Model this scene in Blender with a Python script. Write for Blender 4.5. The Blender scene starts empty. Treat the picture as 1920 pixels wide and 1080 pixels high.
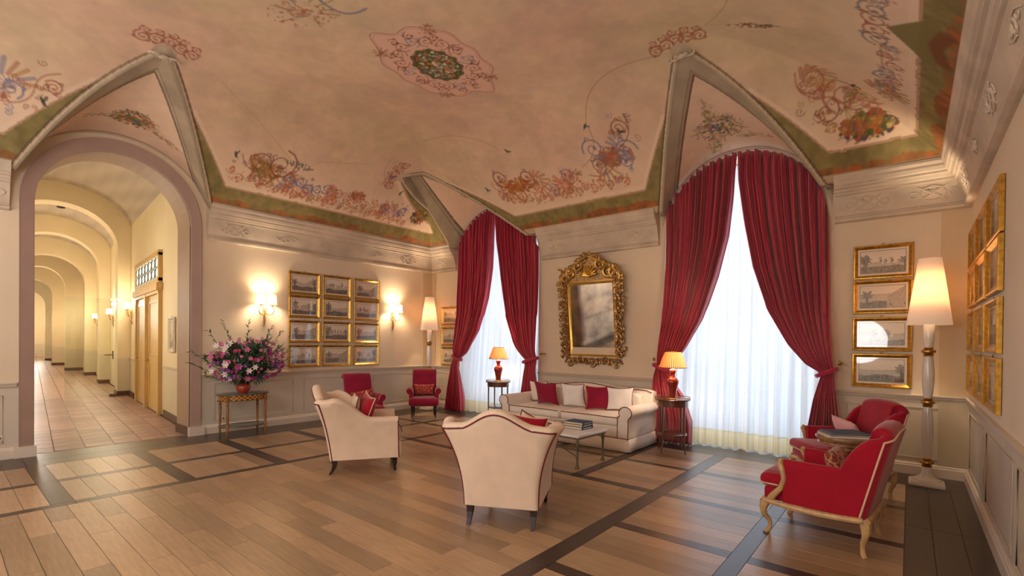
import bpy, bmesh, math, random
import numpy as np
from mathutils import Vector, Matrix
random.seed(7); RNG = np.random.default_rng(11)
PI = math.pi
SC = bpy.context.scene
COL = SC.collection

# ------------------------------------------------------------------ camera, world, daylight, exposure
def srgb(r, g, b):
    f = lambda c: c/12.92 if c <= .04045 else ((c+.055)/1.055)**2.4
    return (f(r/255), f(g/255), f(b/255))
LX, YB = 8.95, -9.4          # room: x 0..LX, y YB..0
yaw, pitch, roll = -0.6921, -0.008, 0.0104
fwd = Vector((math.sin(yaw)*math.cos(pitch), math.cos(yaw)*math.cos(pitch), math.sin(pitch)))
rt = Vector((math.cos(yaw), -math.sin(yaw), 0)); upv = rt.cross(fwd)
rt2 = math.cos(roll)*rt + math.sin(roll)*upv; up2 = -math.sin(roll)*rt + math.cos(roll)*upv
cam_d = bpy.data.cameras.new('camera'); cam = bpy.data.objects.new('camera', cam_d); COL.objects.link(cam)
cam.matrix_world = Matrix(((rt2.x, up2.x, -fwd.x, 8.442), (rt2.y, up2.y, -fwd.y, -7.2865), (rt2.z, up2.z, -fwd.z, 1.5), (0, 0, 0, 1)))
cam_d.sensor_width = 36; cam_d.lens = 899.46/1920*36; cam_d.shift_y = (646.69-540)/1920
cam_d.clip_start = .05; cam_d.clip_end = 200
SC.camera = cam
SC.view_settings.view_transform = 'Standard'; SC.view_settings.look = 'None'
SC.view_settings.gamma = 1; SC.view_settings.use_curve_mapping = False
SC.view_settings.exposure = 1.0
SC.cycles.use_denoising = True; SC.cycles.max_bounces = 8; SC.cycles.diffuse_bounces = 5
SC.cycles.transparent_max_bounces = 10; SC.cycles.sample_clamp_indirect = 6
SC.cycles.caustics_reflective = False; SC.cycles.caustics_refractive = False
wd = bpy.data.worlds.new('sky'); SC.world = wd; wd.use_nodes = True
wd.node_tree.nodes['Background'].inputs[0].default_value = (.72, .86, 1, 1)
wd.node_tree.nodes['Background'].inputs[1].default_value = .24
WARM = (1, .78, .54); COOL = (.72, .85, 1)
def area(name, loc, rot, sx, sy, power, col):
    l = bpy.data.lights.new(name, 'AREA'); l.shape = 'RECTANGLE'; l.size = sx; l.size_y = sy; l.energy = power; l.color = col
    o = bpy.data.objects.new(name, l); o.location = loc; o.rotation_euler = rot; COL.objects.link(o); return o
def point(name, loc, power, col=WARM, r=.05):
    l = bpy.data.lights.new(name, 'POINT'); l.energy = power; l.color = col; l.shadow_soft_size = r
    o = bpy.data.objects.new(name, l); o.location = loc; COL.objects.link(o); return o
# daylight falling through the two arched windows (lights stand outside the panes)
area('window_daylight', (1.99, .62, 2.1), (-PI/2, 0, 0), 1.9, 3.8, 38, COOL)
area('window_daylight', (6.55, .62, 2.1), (-PI/2, 0, 0), 1.9, 3.8, 46, COOL)
# added fill lights in the unseen half of the hall behind the camera
point('hall_fill', (5.2, -8.6, 2.6), 66, (.98, .97, 1), .5)
point('hall_fill', (1.6, -8.5, 2.4), 34, (1, .97, .96), .5)
point('hall_fill', (7.4, -8.8, 1.6), 62, (.92, .95, 1), .6)

# ------------------------------------------------------------------ materials
MATS = {}
def mat(name, col, rough=.6, metal=0., noise=0., nscale=8., emit=None, estr=0., bump=0., bscale=60., sheen=0., spec=.5, stretch=None, coat=0.):
    if name in MATS: return MATS[name]
    m = bpy.data.materials.new(name); m.use_nodes = True; nt = m.node_tree; b = nt.nodes['Principled BSDF']
    b.inputs['Base Color'].default_value = (*col, 1); b.inputs['Roughness'].default_value = rough
    b.inputs['Metallic'].default_value = metal; b.inputs['Specular IOR Level'].default_value = spec
    if sheen: b.inputs['Sheen Weight'].default_value = sheen; b.inputs['Sheen Roughness'].default_value = .4
    if coat: b.inputs['Coat Weight'].default_value = coat; b.inputs['Coat Roughness'].default_value = .15
    tc = nt.nodes.new('ShaderNodeTexCoord'); vec = tc.outputs['Object']
    if stretch:
        mp = nt.nodes.new('ShaderNodeMapping'); mp.inputs['Scale'].default_value = stretch
        nt.links.new(vec, mp.inputs[0]); vec = mp.outputs[0]
    if noise:
        n = nt.nodes.new('ShaderNodeTexNoise'); n.inputs['Scale'].default_value = nscale; n.inputs['Detail'].default_value = 5
        nt.links.new(vec, n.inputs['Vector'])
        r = nt.nodes.new('ShaderNodeValToRGB')
        r.color_ramp.elements[0].position = .3; r.color_ramp.elements[1].position = .7
        r.color_ramp.elements[0].color = (*[c*(1-noise) for c in col], 1); r.color_ramp.elements[1].color = (*[min(1, c*(1+noise)) for c in col], 1)
        nt.links.new(n.outputs[0], r.inputs[0]); nt.links.new(r.outputs[0], b.inputs['Base Color'])
    if bump:
        n = nt.nodes.new('ShaderNodeTexNoise'); n.inputs['Scale'].default_value = bscale; n.inputs['Detail'].default_value = 3
        nt.links.new(vec, n.inputs['Vector']); bp = nt.nodes.new('ShaderNodeBump'); bp.inputs['Strength'].default_value = bump; bp.inputs['Distance'].default_value = .01
        nt.links.new(n.outputs[0], bp.inputs['Height']); nt.links.new(bp.outputs[0], b.inputs['Normal'])
    if emit: b.inputs['Emission Color'].default_value = (*emit, 1); b.inputs['Emission Strength'].default_value = estr
    MATS[name] = m; return m
def vcol_mat(name, rough=.7, spec=.3, bump=0., bscale=12.):
    m = mat(name, (.5, .5, .5), rough, spec=spec, bump=bump, bscale=bscale)
    nt = m.node_tree; a = nt.nodes.new('ShaderNodeAttribute'); a.attribute_name = 'paint'
    nt.links.new(a.outputs['Color'], nt.nodes['Principled BSDF'].inputs['Base Color']); return m
def island_variation(m, amt=.25, hue=.03):
    nt = m.node_tree; b = nt.nodes['Principled BSDF']; src = b.inputs['Base Color'].links[0].from_socket if b.inputs['Base Color'].links else None
    oi = nt.nodes.new('ShaderNodeObjectInfo'); h = nt.nodes.new('ShaderNodeHueSaturation')
    mr = nt.nodes.new('ShaderNodeMapRange'); mr.inputs['To Min'].default_value = 1-amt; mr.inputs['To Max'].default_value = 1+amt*.6
    nt.links.new(oi.outputs['Random'], mr.inputs['Value']); nt.links.new(mr.outputs[0], h.inputs['Value'])
    if src: nt.links.new(src, h.inputs['Color'])
    else: h.inputs['Color'].default_value = b.inputs['Base Color'].default_value
    nt.links.new(h.outputs[0], b.inputs['Base Color'])

M_oak = mat('oak', srgb(168, 139, 108), .28, noise=.16, nscale=5, bump=.12, bscale=22, stretch=(.8, 9, 9), spec=.5); island_variation(M_oak, .3)
M_wenge = mat('wenge', srgb(62, 48, 42), .3, noise=.25, nscale=6, bump=.1, bscale=20, stretch=(1, 6, 6))
M_subfloor = mat('floor_joint', srgb(70, 52, 40), .7)
M_tile = mat('terracotta_tile', srgb(160, 124, 110), .38, noise=.2, nscale=5, bump=.2, bscale=14); island_variation(M_tile, .22)
M_grout = mat('grout', srgb(75, 58, 48), .8)
def wall_mat(name, up, low, zsplit=.93):
    m = mat(name, up, .62, bump=.05, bscale=6, spec=.3); nt = m.node_tree; b = nt.nodes['Principled BSDF']
    tc = nt.nodes.new('ShaderNodeTexCoord'); sp = nt.nodes.new('ShaderNodeSeparateXYZ'); nt.links.new(tc.outputs['Object'], sp.inputs[0])
    gt = nt.nodes.new('ShaderNodeMath'); gt.operation = 'GREATER_THAN'; gt.inputs[1].default_value = zsplit; nt.links.new(sp.outputs['Z'], gt.inputs[0])
    mx = nt.nodes.new('ShaderNodeMix'); mx.data_type = 'RGBA'; mx.inputs[6].default_value = (*low, 1); mx.inputs[7].default_value = (*up, 1)
    nt.links.new(gt.outputs[0], mx.inputs[0])
    n = nt.nodes.new('ShaderNodeTexNoise'); n.inputs['Scale'].default_value = 1.3; n.inputs['Detail'].default_value = 4; nt.links.new(tc.outputs['Object'], n.inputs['Vector'])
    mr = nt.nodes.new('ShaderNodeMapRange'); mr.inputs['To Min'].default_value = .88; mr.inputs['To Max'].default_value = 1.1; nt.links.new(n.outputs[0], mr.inputs['Value'])
    h = nt.nodes.new('ShaderNodeHueSaturation'); nt.links.new(mx.outputs[2], h.inputs['Color']); nt.links.new(mr.outputs[0], h.inputs['Value']); nt.links.new(h.outputs[0], b.inputs['Base Color'])
    return m
M_wall = wall_mat('wall_plaster', srgb(228, 210, 184), srgb(210, 199, 182))
M_corwall = wall_mat('corridor_plaster', srgb(232, 216, 178), srgb(218, 206, 176), .95)
M_reveal = mat('reveal_paint', srgb(176, 150, 126), .6, noise=.06, nscale=2)
M_mauve = mat('mauve_archivolt', srgb(170, 142, 130), .6, noise=.08, nscale=2)
M_trimwhite = mat('trim_white', srgb(222, 208, 192), .45)
M_rail = mat('rail_paint', srgb(204, 190, 170), .5)
M_cornice = mat('grey_stucco', srgb(204, 188, 168), .7, noise=.16, nscale=3, bump=.2, bscale=18)
M_relief = mat('pale_stucco', srgb(214, 198, 178), .7)
M_ceiling = vcol_mat('fresco', .78, .2, .12, 5)
M_print = vcol_mat('engraving_paper', .7, .2)
M_gold = mat('gilt_wood', srgb(196, 150, 62), .32, .85, noise=.3, nscale=30, bump=.1, bscale=60)
M_goldbright = mat('bright_gilt', srgb(225, 184, 92), .28, .85, noise=.2, nscale=40)
M_goldold = mat('old_gilt', srgb(178, 144, 96), .36, .8, noise=.5, nscale=25, bump=.3, bscale=50)
M_brass = mat('brass', srgb(176, 134, 70), .28, 1., noise=.2, nscale=20)
M_brown_frame = mat('brown_frame', srgb(92, 48, 30), .4)
def glass_mat(name, refl=.12, tint=(1, 1, 1)):
    m = bpy.data.materials.new(name); m.use_nodes = True; nt = m.node_tree; nt.nodes.clear()
    o = nt.nodes.new('ShaderNodeOutputMaterial'); t = nt.nodes.new('ShaderNodeBsdfTransparent'); t.inputs[0].default_value = (*tint, 1)
    g = nt.nodes.new('ShaderNodeBsdfGlossy'); g.inputs['Roughness'].default_value = .02
    lw = nt.nodes.new('ShaderNodeLayerWeight'); lw.inputs[0].default_value = .5
    pw = nt.nodes.new('ShaderNodeMath'); pw.operation = 'POWER'; pw.inputs[1].default_value = 4; nt.links.new(lw.outputs[1], pw.inputs[0])
    ad = nt.nodes.new('ShaderNodeMath'); ad.operation = 'MULTIPLY_ADD'; ad.inputs[1].default_value = .5; ad.inputs[2].default_value = refl; nt.links.new(pw.outputs[0], ad.inputs[0])
    mx = nt.nodes.new('ShaderNodeMixShader'); nt.links.new(ad.outputs[0], mx.inputs[0]); nt.links.new(t.outputs[0], mx.inputs[1]); nt.links.new(g.outputs[0], mx.inputs[2]); nt.links.new(mx.outputs[0], o.inputs[0])
    MATS[name] = m; return m
M_glass = glass_mat('picture_glass', .05); M_pane = glass_mat('window_glass', .02); M_doorglass = glass_mat('door_glass', .05, (.93, .97, .95))
M_mirror = mat('reflection_tinted_mirror', (.70, .71, .80), .05, 1., noise=.5, nscale=4)  # bluish patchy tint imitates reflections of the unbuilt hall
def fabric(name, col, noise=.06, sheen=.3): return mat(name, col, .85, noise=noise, nscale=6, bump=.15, bscale=240, sheen=sheen, spec=.2)
M_cream = fabric('cream_linen', srgb(230, 208, 186), .05, .1)
M_sofa = fabric('pale_sofa_linen', srgb(246, 236, 226), .04, .1)
M_white = fabric('white_linen', srgb(248, 244, 242), .03, .1)
M_plum = fabric('plum_wool', srgb(150, 30, 62), .1, .4)
M_red = fabric('crimson_wool', srgb(164, 20, 44), .08, .4)
M_pipe = mat('dark_red_piping', srgb(110, 30, 34), .7)
M_pipew = mat('cream_piping', srgb(226, 196, 160), .7)
M_darkleg = mat('dark_mahogany', srgb(46, 24, 18), .45, noise=.3, nscale=10)
M_walnut = mat('walnut_table', srgb(96, 56, 34), .3, noise=.35, nscale=8, coat=.4)
M_carved = mat('painted_carved_wood', srgb(196, 160, 112), .45, noise=.25, nscale=18)
M_iron = mat('verdigris_iron', srgb(120, 112, 96), .5, .5, noise=.3, nscale=30)
M_marble = mat('white_marble', srgb(240, 240, 244), .18, noise=.06, nscale=5)
M_ceramicred = mat('oxblood_ceramic', srgb(150, 34, 22), .12, noise=.2, nscale=6, coat=.5)
M_glassw = mat('milky_glass', srgb(232, 224, 212), .15, coat=.5)
M_paper = mat('book_pages', srgb(230, 216, 190), .8); M_blue = mat('blue_book_cover', srgb(46, 76, 112), .5); M_ivory = mat('ivory_book_cover', srgb(222, 214, 206), .4)
M_grey = mat('grey_book_cover', srgb(88, 92, 104), .4); M_redbook = mat('red_book_cover', srgb(150, 60, 60), .5)
M_leaf = mat('leaf_green', srgb(74, 98, 64), .5, noise=.45, nscale=14); M_leaf2 = mat('leaf_teal', srgb(104, 142, 130), .5, noise=.4, nscale=14)
M_stem = mat('stem_brown', srgb(70, 66, 40), .7)
M_pink = mat('petal_pink', srgb(206, 120, 160), .6); M_purple = mat('petal_purple', srgb(142, 64, 160), .6); M_magenta = mat('petal_magenta', srgb(186, 50, 110), .6); M_petalw = mat('petal_white', srgb(236, 226, 224), .6)
M_yellow = mat('flower_centre', srgb(220, 180, 60), .6)
M_tabletop = mat('bronze_green_top', srgb(98, 96, 92), .22, noise=.25, nscale=9, coat=.5)
M_inlay1 = mat('gold_inlay', srgb(206, 148, 52), .35); M_inlay2 = mat('brown_inlay', srgb(112, 58, 26), .35)
M_doorwood = mat('ochre_door_paint', srgb(206, 170, 104), .45, noise=.08, nscale=3)
M_basedark = mat('brown_skirting', srgb(96, 66, 50), .5)
M_bulb = mat('bulb', (1, .8, .5), .5, emit=(1, .75, .42), estr=30)
M_black = mat('black_metal', (.02, .02, .02), .5)
def shade_mat(name, col, emit, estr, stripes=0):
    m = bpy.data.materials.new(name); m.use_nodes = True; nt = m.node_tree; b = nt.nodes['Principled BSDF']
    b.inputs['Base Color'].default_value = (*col, 1); b.inputs['Roughness'].default_value = .9; b.inputs['Emission Color'].default_value = (*emit, 1); b.inputs['Emission Strength'].default_value = estr
    tc = nt.nodes.new('ShaderNodeTexCoord'); n = nt.nodes.new('ShaderNodeTexNoise'); n.inputs['Scale'].default_value = 90; nt.links.new(tc.outputs['Object'], n.inputs['Vector'])
    bp = nt.nodes.new('ShaderNodeBump'); bp.inputs['Strength'].default_value = .1; nt.links.new(n.outputs[0], bp.inputs['Height']); nt.links.new(bp.outputs[0], b.inputs['Normal'])
    MATS[name] = m; return m
def translucent_shade(name, col, tcol, estr=0.):
    m = shade_mat(name, col, tcol, estr); nt = m.node_tree; b = nt.nodes['Principled BSDF']; o = nt.nodes['Material Output']
    t = nt.nodes.new('ShaderNodeBsdfTranslucent'); t.inputs[0].default_value = (*tcol, 1); ad = nt.nodes.new('ShaderNodeAddShader')
    nt.links.new(b.outputs[0], ad.inputs[0]); nt.links.new(t.outputs[0], ad.inputs[1]); nt.links.new(ad.outputs[0], o.inputs[0]); return m
M_shade = translucent_shade('ivory_lampshade', (.72, .62, .5), (.30, .24, .18), .25)
M_pleatshade = translucent_shade('pleated_silk', (.75, .55, .3), (.48, .36, .22), .2)
M_pleatdark = translucent_shade('pleated_silk_brown', (.30, .14, .05), (.2, .11, .045))  # darker brown silk for every other pleat
M_sconceshade = shade_mat('sconce_shade', (.9, .8, .6), (1, .78, .5), 2.2)
def curtain_mat():
    m = bpy.data.materials.new('crimson_striped_silk'); m.use_nodes = True; nt = m.node_tree; b = nt.nodes['Principled BSDF']
    uv = nt.nodes.new('ShaderNodeUVMap'); sp = nt.nodes.new('ShaderNodeSeparateXYZ'); nt.links.new(uv.outputs[0], sp.inputs[0])
    mu = nt.nodes.new('ShaderNodeMath'); mu.operation = 'MULTIPLY'; mu.inputs[1].default_value = 34; nt.links.new(sp.outputs[0], mu.inputs[0])
    fr = nt.nodes.new('ShaderNodeMath'); fr.operation = 'FRACT'; nt.links.new(mu.outputs[0], fr.inputs[0])
    cr = nt.nodes.new('ShaderNodeValToRGB'); cr.color_ramp.interpolation = 'CONSTANT'
    base = srgb(176, 30, 70); e = cr.color_ramp.elements
    e[0].position = 0; e[0].color = (*base, 1); e[1].position = .5; e[1].color = (*srgb(206, 84, 72), 1)
    for p, c in ((.6, base), (.78, srgb(132, 18, 54)), (.92, srgb(214, 110, 100))): x = e.new(p); x.color = (*c, 1)
    nt.links.new(fr.outputs[0], cr.inputs[0]); nt.links.new(cr.outputs[0], b.inputs['Base Color'])
    b.inputs['Roughness'].default_value = .42; b.inputs['Sheen Weight'].default_value = .35; b.inputs['Specular IOR Level'].default_value = .4
    MATS['curtain'] = m; return m
M_curtain = curtain_mat()
def sheer_mat(name, col, tr):
    m = bpy.data.materials.new(name); m.use_nodes = True; nt = m.node_tree; nt.nodes.clear()
    o = nt.nodes.new('ShaderNodeOutputMaterial'); t = nt.nodes.new('ShaderNodeBsdfTransparent')
    tl = nt.nodes.new('ShaderNodeBsdfTranslucent'); d = nt.nodes.new('ShaderNodeBsdfDiffuse'); tl.inputs[0].default_value = (*col, 1); d.inputs[0].default_value = (*col, 1)
    tc = nt.nodes.new('ShaderNodeTexCoord'); w = nt.nodes.new('ShaderNodeTexNoise'); w.inputs['Scale'].default_value = 40; nt.links.new(tc.outputs['Object'], w.inputs['Vector'])
    mr = nt.nodes.new('ShaderNodeMapRange'); mr.inputs['To Min'].default_value = tr-.06; mr.inputs['To Max'].default_value = tr+.06; nt.links.new(w.outputs[0], mr.inputs['Value'])
    m1 = nt.nodes.new('ShaderNodeMixShader'); m1.inputs[0].default_value = .5; nt.links.new(d.outputs[0], m1.inputs[1]); nt.links.new(tl.outputs[0], m1.inputs[2])
    m2 = nt.nodes.new('ShaderNodeMixShader'); nt.links.new(mr.outputs[0], m2.inputs[0]); nt.links.new(m1.outputs[0], m2.inputs[1]); nt.links.new(t.outputs[0], m2.inputs[2]); nt.links.new(m2.outputs[0], o.inputs[0])
    MATS[name] = m; return m
M_sheer = sheer_mat('white_voile', (.86, .88, .9), .12); M_hem = sheer_mat('cream_hem', (.85, .74, .5), .1)
def pattern_fabric(name, c1, c2, scale, thr=.5):
    m = mat(name, c1, .8, sheen=.2); nt = m.node_tree; b = nt.nodes['Principled BSDF']
    tc = nt.nodes.new('ShaderNodeTexCoord'); v = nt.nodes.new('ShaderNodeTexVoronoi'); v.feature = 'DISTANCE_TO_EDGE'; v.inputs['Scale'].default_value = scale
    n = nt.nodes.new('ShaderNodeTexNoise'); n.inputs['Scale'].default_value = scale*.6; nt.links.new(tc.outputs['Object'], n.inputs['Vector'])
    mx0 = nt.nodes.new('ShaderNodeMix'); mx0.data_type = 'RGBA'; mx0.inputs[0].default_value = .12; nt.links.new(tc.outputs['Object'], mx0.inputs[6]); nt.links.new(n.outputs[1], mx0.inputs[7])
    nt.links.new(mx0.outputs[2], v.inputs['Vector'])
    cr = nt.nodes.new('ShaderNodeValToRGB'); cr.color_ramp.elements[0].position = .06; cr.color_ramp.elements[1].position = .11
    cr.color_ramp.elements[0].color = (*c2, 1); cr.color_ramp.elements[1].color = (*c1, 1); nt.links.new(v.outputs[0], cr.inputs[0]); nt.links.new(cr.outputs[0], b.inputs['Base Color']); return m
M_damask = pattern_fabric('red_damask', srgb(160, 30, 44), srgb(216, 128, 88), 26)
M_stripep = pattern_fabric('rust_brocade', srgb(140, 60, 50), srgb(206, 150, 104), 20)

# ------------------------------------------------------------------ geometry helpers
def shade_auto(me, ang=40):
    try: me.set_sharp_from_angle(angle=math.radians(ang))
    except Exception: pass
def mesh_obj(name, V, F, m, parent=None, smooth=True, ang=40):
    me = bpy.data.meshes.new(name); me.from_pydata([tuple(v) for v in V], [], F); me.validate(); me.update()
    if smooth:
        me.polygons.foreach_set('use_smooth', [True]*len(me.polygons)); shade_auto(me, ang)
    if m: me.materials.append(m)
    o = bpy.data.objects.new(name, me); COL.objects.link(o)
    if parent: o.parent = parent
    return o
class MB:
    def __init__(s): s.V = []; s.F = []
    def add(s, V, F, T=None):
        n = len(s.V)
        s.V += [tuple(T @ Vector(v)) if T is not None else tuple(v) for v in V]; s.F += [tuple(i+n for i in f) for f in F]; return s
    def box(s, x0, x1, y0, y1, z0, z1, T=None):
        V = [(x, y, z) for z in (z0, z1) for y in (y0, y1) for x in (x0, x1)]
        return s.add(V, [(0, 2, 3, 1), (4, 5, 7, 6), (0, 1, 5, 4), (2, 6, 7, 3), (0, 4, 6, 2), (1, 3, 7, 5)], T)
    def rbox(s, x0, x1, y0, y1, z0, z1, r=.02, seg=3, T=None):
        bm = bmesh.new(); bmesh.ops.create_cube(bm, size=1)
        for v in bm.verts: v.co = Vector((x0+(v.co.x+.5)*(x1-x0), y0+(v.co.y+.5)*(y1-y0), z0+(v.co.z+.5)*(z1-z0)))
        r = min(r, .49*min(x1-x0, y1-y0, z1-z0))
        bmesh.ops.bevel(bm, geom=bm.edges[:], offset=r, segments=seg, profile=.5, affect='EDGES')
        return s.bm(bm, T)
    def bm(s, bm, T=None):
        bm.verts.index_update(); V = [v.co.copy() for v in bm.verts]; F = [tuple(v.index for v in f.verts) for f in bm.faces]; bm.free(); return s.add(V, F, T)
    def lathe(s, prof, seg=20, T=None, sx=1, sy=1, cap=True):
        V = []; F = []; n = len(prof)
        for r, z in prof:
            for i in range(seg): a = 2*PI*i/seg; V.append((r*math.cos(a)*sx, r*math.sin(a)*sy, z))
        for j in range(n-1):
            for i in range(seg): k = (i+1) % seg; F.append((j*seg+i, j*seg+k, (j+1)*seg+k, (j+1)*seg+i))
        if cap: F.append(tuple(range(seg))[::-1]); F.append(tuple((n-1)*seg+i for i in range(seg)))
        return s.add(V, F, T)
    def tube(s, P, r, seg=8, closed=False, T=None, flat=1.):
        P = [Vector(p) for p in P]; n = len(P); R = r if hasattr(r, '__len__') else [r]*n
        V = []; F = []; ref = None
        for i, p in enumerate(P):
            a = P[(i-1) % n] if (closed or i > 0) else P[0]; b = P[(i+1) % n] if (closed or i < n-1) else P[-1]
            t = (b-a)
            if t.length < 1e-9: t = Vector((0, 0, 1))
            t.normalize()
            if ref is None: ref = Vector((0, 0, 1)) if abs(t.z) < .9 else Vector((1, 0, 0))
            u = (ref - t*ref.dot(t)); 
            if u.length < 1e-6: u = t.orthogonal()
            u.normalize(); w = t.cross(u); ref = u
            for k in range(seg): an = 2*PI*k/seg; V.append(p + u*math.cos(an)*R[i] + w*math.sin(an)*R[i]*flat)
        m = n if closed else n-1
        for i in range(m):
            j = (i+1) % n
            for k in range(seg): l = (k+1) % seg; F.append((i*seg+k, i*seg+l, j*seg+l, j*seg+k))
        if not closed: F.append(tuple(range(seg))[::-1]); F.append(tuple((n-1)*seg+k for k in range(seg)))
        return s.add(V, F, T)
    def poly(s, P2, d0, d1, bev=0., axis='y', seg=2, T=None):
        """extrude a 2D outline (a, z) along axis between d0 and d1"""
        bm = bmesh.new()
        mk = (lambda a, z, d: (a, d, z)) if axis == 'y' else ((lambda a, z, d: (d, a, z)) if axis == 'x' else (lambda a, z, d: (a, z, d)))
        vs = [bm.verts.new(mk(a, z, d0)) for a, z in P2]; f = bm.faces.new(vs)
        r = bmesh.ops.extrude_face_region(bm, geom=[f]); nv = [g for g in r['geom'] if isinstance(g, bmesh.types.BMVert)]
        i = {'y': 1, 'x': 0, 'z': 2}[axis]
        for v in nv: v.co[i] = d1
        bmesh.ops.recalc_face_normals(bm, faces=bm.faces[:])
        if bev:
            es = [e for e in bm.edges if abs(e.verts[0].co[i]-e.verts[1].co[i]) < 1e-6]
            bmesh.ops.bevel(bm, geom=es, offset=bev, segments=seg, profile=.5, affect='EDGES')
        return s.bm(bm, T)
    def sphere(s, c, r, seg=10, rings=6, sc=(1, 1, 1), T=None):
        prof = [(max(1e-4, r*math.sin(PI*i/rings)), -r*math.cos(PI*i/rings)) for i in range(rings+1)]
        T0 = Matrix.Translation(c) @ Matrix.Diagonal((*sc, 1))
        return s.lathe(prof, seg, (T @ T0) if T is not None else T0, cap=False)
    def build(s, name, m, parent=None, smooth=True, ang=40): return mesh_obj(name, s.V, s.F, m, parent, smooth, ang)
def tri_ngons(o):
    bm = bmesh.new(); bm.from_mesh(o.data); bmesh.ops.triangulate(bm, faces=[f for f in bm.faces if len(f.verts) > 4]); bm.to_mesh(o.data); bm.free()
def tag(o, label=None, cat=None, group=None, kind=None):
    if label: o['label'] = label
    if cat: o['category'] = cat
    if group: o['group'] = group
    if kind: o['kind'] = kind
    return o
def thing(name, label, cat, loc=(0, 0, 0), rz=0, group=None):
    o = bpy.data.objects.new(name, None); o.empty_display_size = .1; COL.objects.link(o); o.location = loc; o.rotation_euler = (0, 0, rz)
    return tag(o, label, cat, group)
def struct(name, mb, m, parent=None, smooth=False, label=None):
    o = mb.build(name, m, parent, smooth) if isinstance(mb, MB) else mb
    if not parent: o['kind'] = 'structure'
    if label: o['label'] = label
    return o
def copy_tree(o, parent=None, loc=None, rz=None, label=None):
    c = o.copy(); COL.objects.link(c)
    if parent: c.parent = parent
    if loc is not None: c.location = loc
    if rz is not None: c.rotation_euler = (0, 0, rz)
    if label: c['label'] = label
    for ch in list(o.children): copy_tree(ch, c)
    return c
def Rz(a): return Matrix.Rotation(a, 4, 'Z')
def TR(x, y, z): return Matrix.Translation((x, y, z))
def sm(x): x = max(0., min(1., x)); return x*x*(3-2*x)
def lerp(a, b, t): return a+(b-a)*t
def pl(tab, x):
    if x <= tab[0][0]: return tab[0][1]
    for (a, b), (c, d) in zip(tab, tab[1:]):
        if x <= c: return b+(d-b)*(x-a)/(c-a)
    return tab[-1][1]

# ------------------------------------------------------------------ room shell
def arch_pts(c, r, zs, rise=None, n=24):
    rise = rise or r
    return [(c - r*math.cos(PI*i/n), zs + rise*math.sin(PI*i/n)) for i in range(n+1)]   # left to right
W1ARCH = (-5.635, .845, 3.19)
WIN = [(1.99, 1.06, 3.08), (6.55, 1.06, 3.1)]
mb = MB(); c, r, zs = W1ARCH
P = [(YB, -.02), (YB, 5.3), (.4, 5.3), (.4, -.02), (c+r, -.02)] + arch_pts(c, r, zs)[::-1] + [(c-r, -.02)]
wl = mb.poly(P, -.6, 0, axis='x').build('wall_left', M_wall, smooth=False); tri_ngons(wl); wl['kind'] = 'structure'
wl.data.materials.append(M_reveal)
for p in wl.data.polygons:
    if abs(p.normal.x) < .5 and c-r-.02 < p.center.y < c+r+.02 and p.center.z < 4.1: p.material_index = 1
mb = MB(); P = [(0, -.02), (0, 5.3), (LX, 5.3), (LX, -.02)]
for cx, rr, z in WIN[::-1]: P += [(cx+rr, -.02)] + arch_pts(cx, rr, z)[::-1] + [(cx-rr, -.02)]
wb = mb.poly(P, 0, .4, axis='y').build('wall_back', M_wall, smooth=False); tri_ngons(wb); wb['kind'] = 'structure'
struct('wall_right', MB().box(LX, LX+.3, YB, .4, -.02, 5.3), M_wall)
struct('wall_front', MB().box(-.6, LX+.3, YB-.3, YB, -.02, 5.3), M_wall)

# floor: dark sub-floor, then every plank and border board a piece of its own
floor = struct('floor', MB().box(-.12, LX, YB, .62, -.06, -.004), M_subfloor)
_cache = {}
def piece(name, x0, x1, y0, y1, m, parent, z1=0.0, g=.0015):
    key = (name, round(x1-x0, 3), round(y1-y0, 3))
    if key not in _cache:
        w, h = (x1-x0)/2-g, (y1-y0)/2-g; b = MB()
        V = [(-w, -h, -.012), (w, -h, -.012), (w, h, -.012), (-w, h, -.012), (-w, -h, -.003), (w, -h, -.003), (w, h, -.003), (-w, h, -.003)]
        e = .0005; V += [(-w+e, -h+e, 0), (w-e, -h+e, 0), (w-e, h-e, 0), (-w+e, h-e, 0)]
        F = [(0, 1, 5, 4), (1, 2, 6, 5), (2, 3, 7, 6), (3, 0, 4, 7), (4, 5, 9, 8), (5, 6, 10, 9), (6, 7, 11, 10), (7, 4, 8, 11), (8, 9, 10, 11), (3, 2, 1, 0)]
        o = mesh_obj(name, V, F, m, parent, smooth=False); _cache[key] = o.data
    else:
        o = bpy.data.objects.new(name, _cache[key]); COL.objects.link(o); o.parent = parent
    o.location = ((x0+x1)/2, (y0+y1)/2, z1); return o
xs_t = [(1.59, 1.70), (2.58, 2.69), (6.45, 6.60), (7.48, 7.60)]
ys_t = [(-1.66, -1.56), (-2.72, -2.61), (-3.74, -3.62), (-4.70, -4.58), (-5.66, -5.54), (-6.62, -6.50), (-7.58, -7.46)]
yl_t = [(-3.60, -3.46), (-4.66, -4.50), (-5.64, -5.49), (-6.62, -6.46), (-7.60, -7.46), (-8.6, -8.46)]
def board(x0, x1, y0, y1): return piece('border_board', x0, x1, y0, y1, M_wenge, floor)
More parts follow.
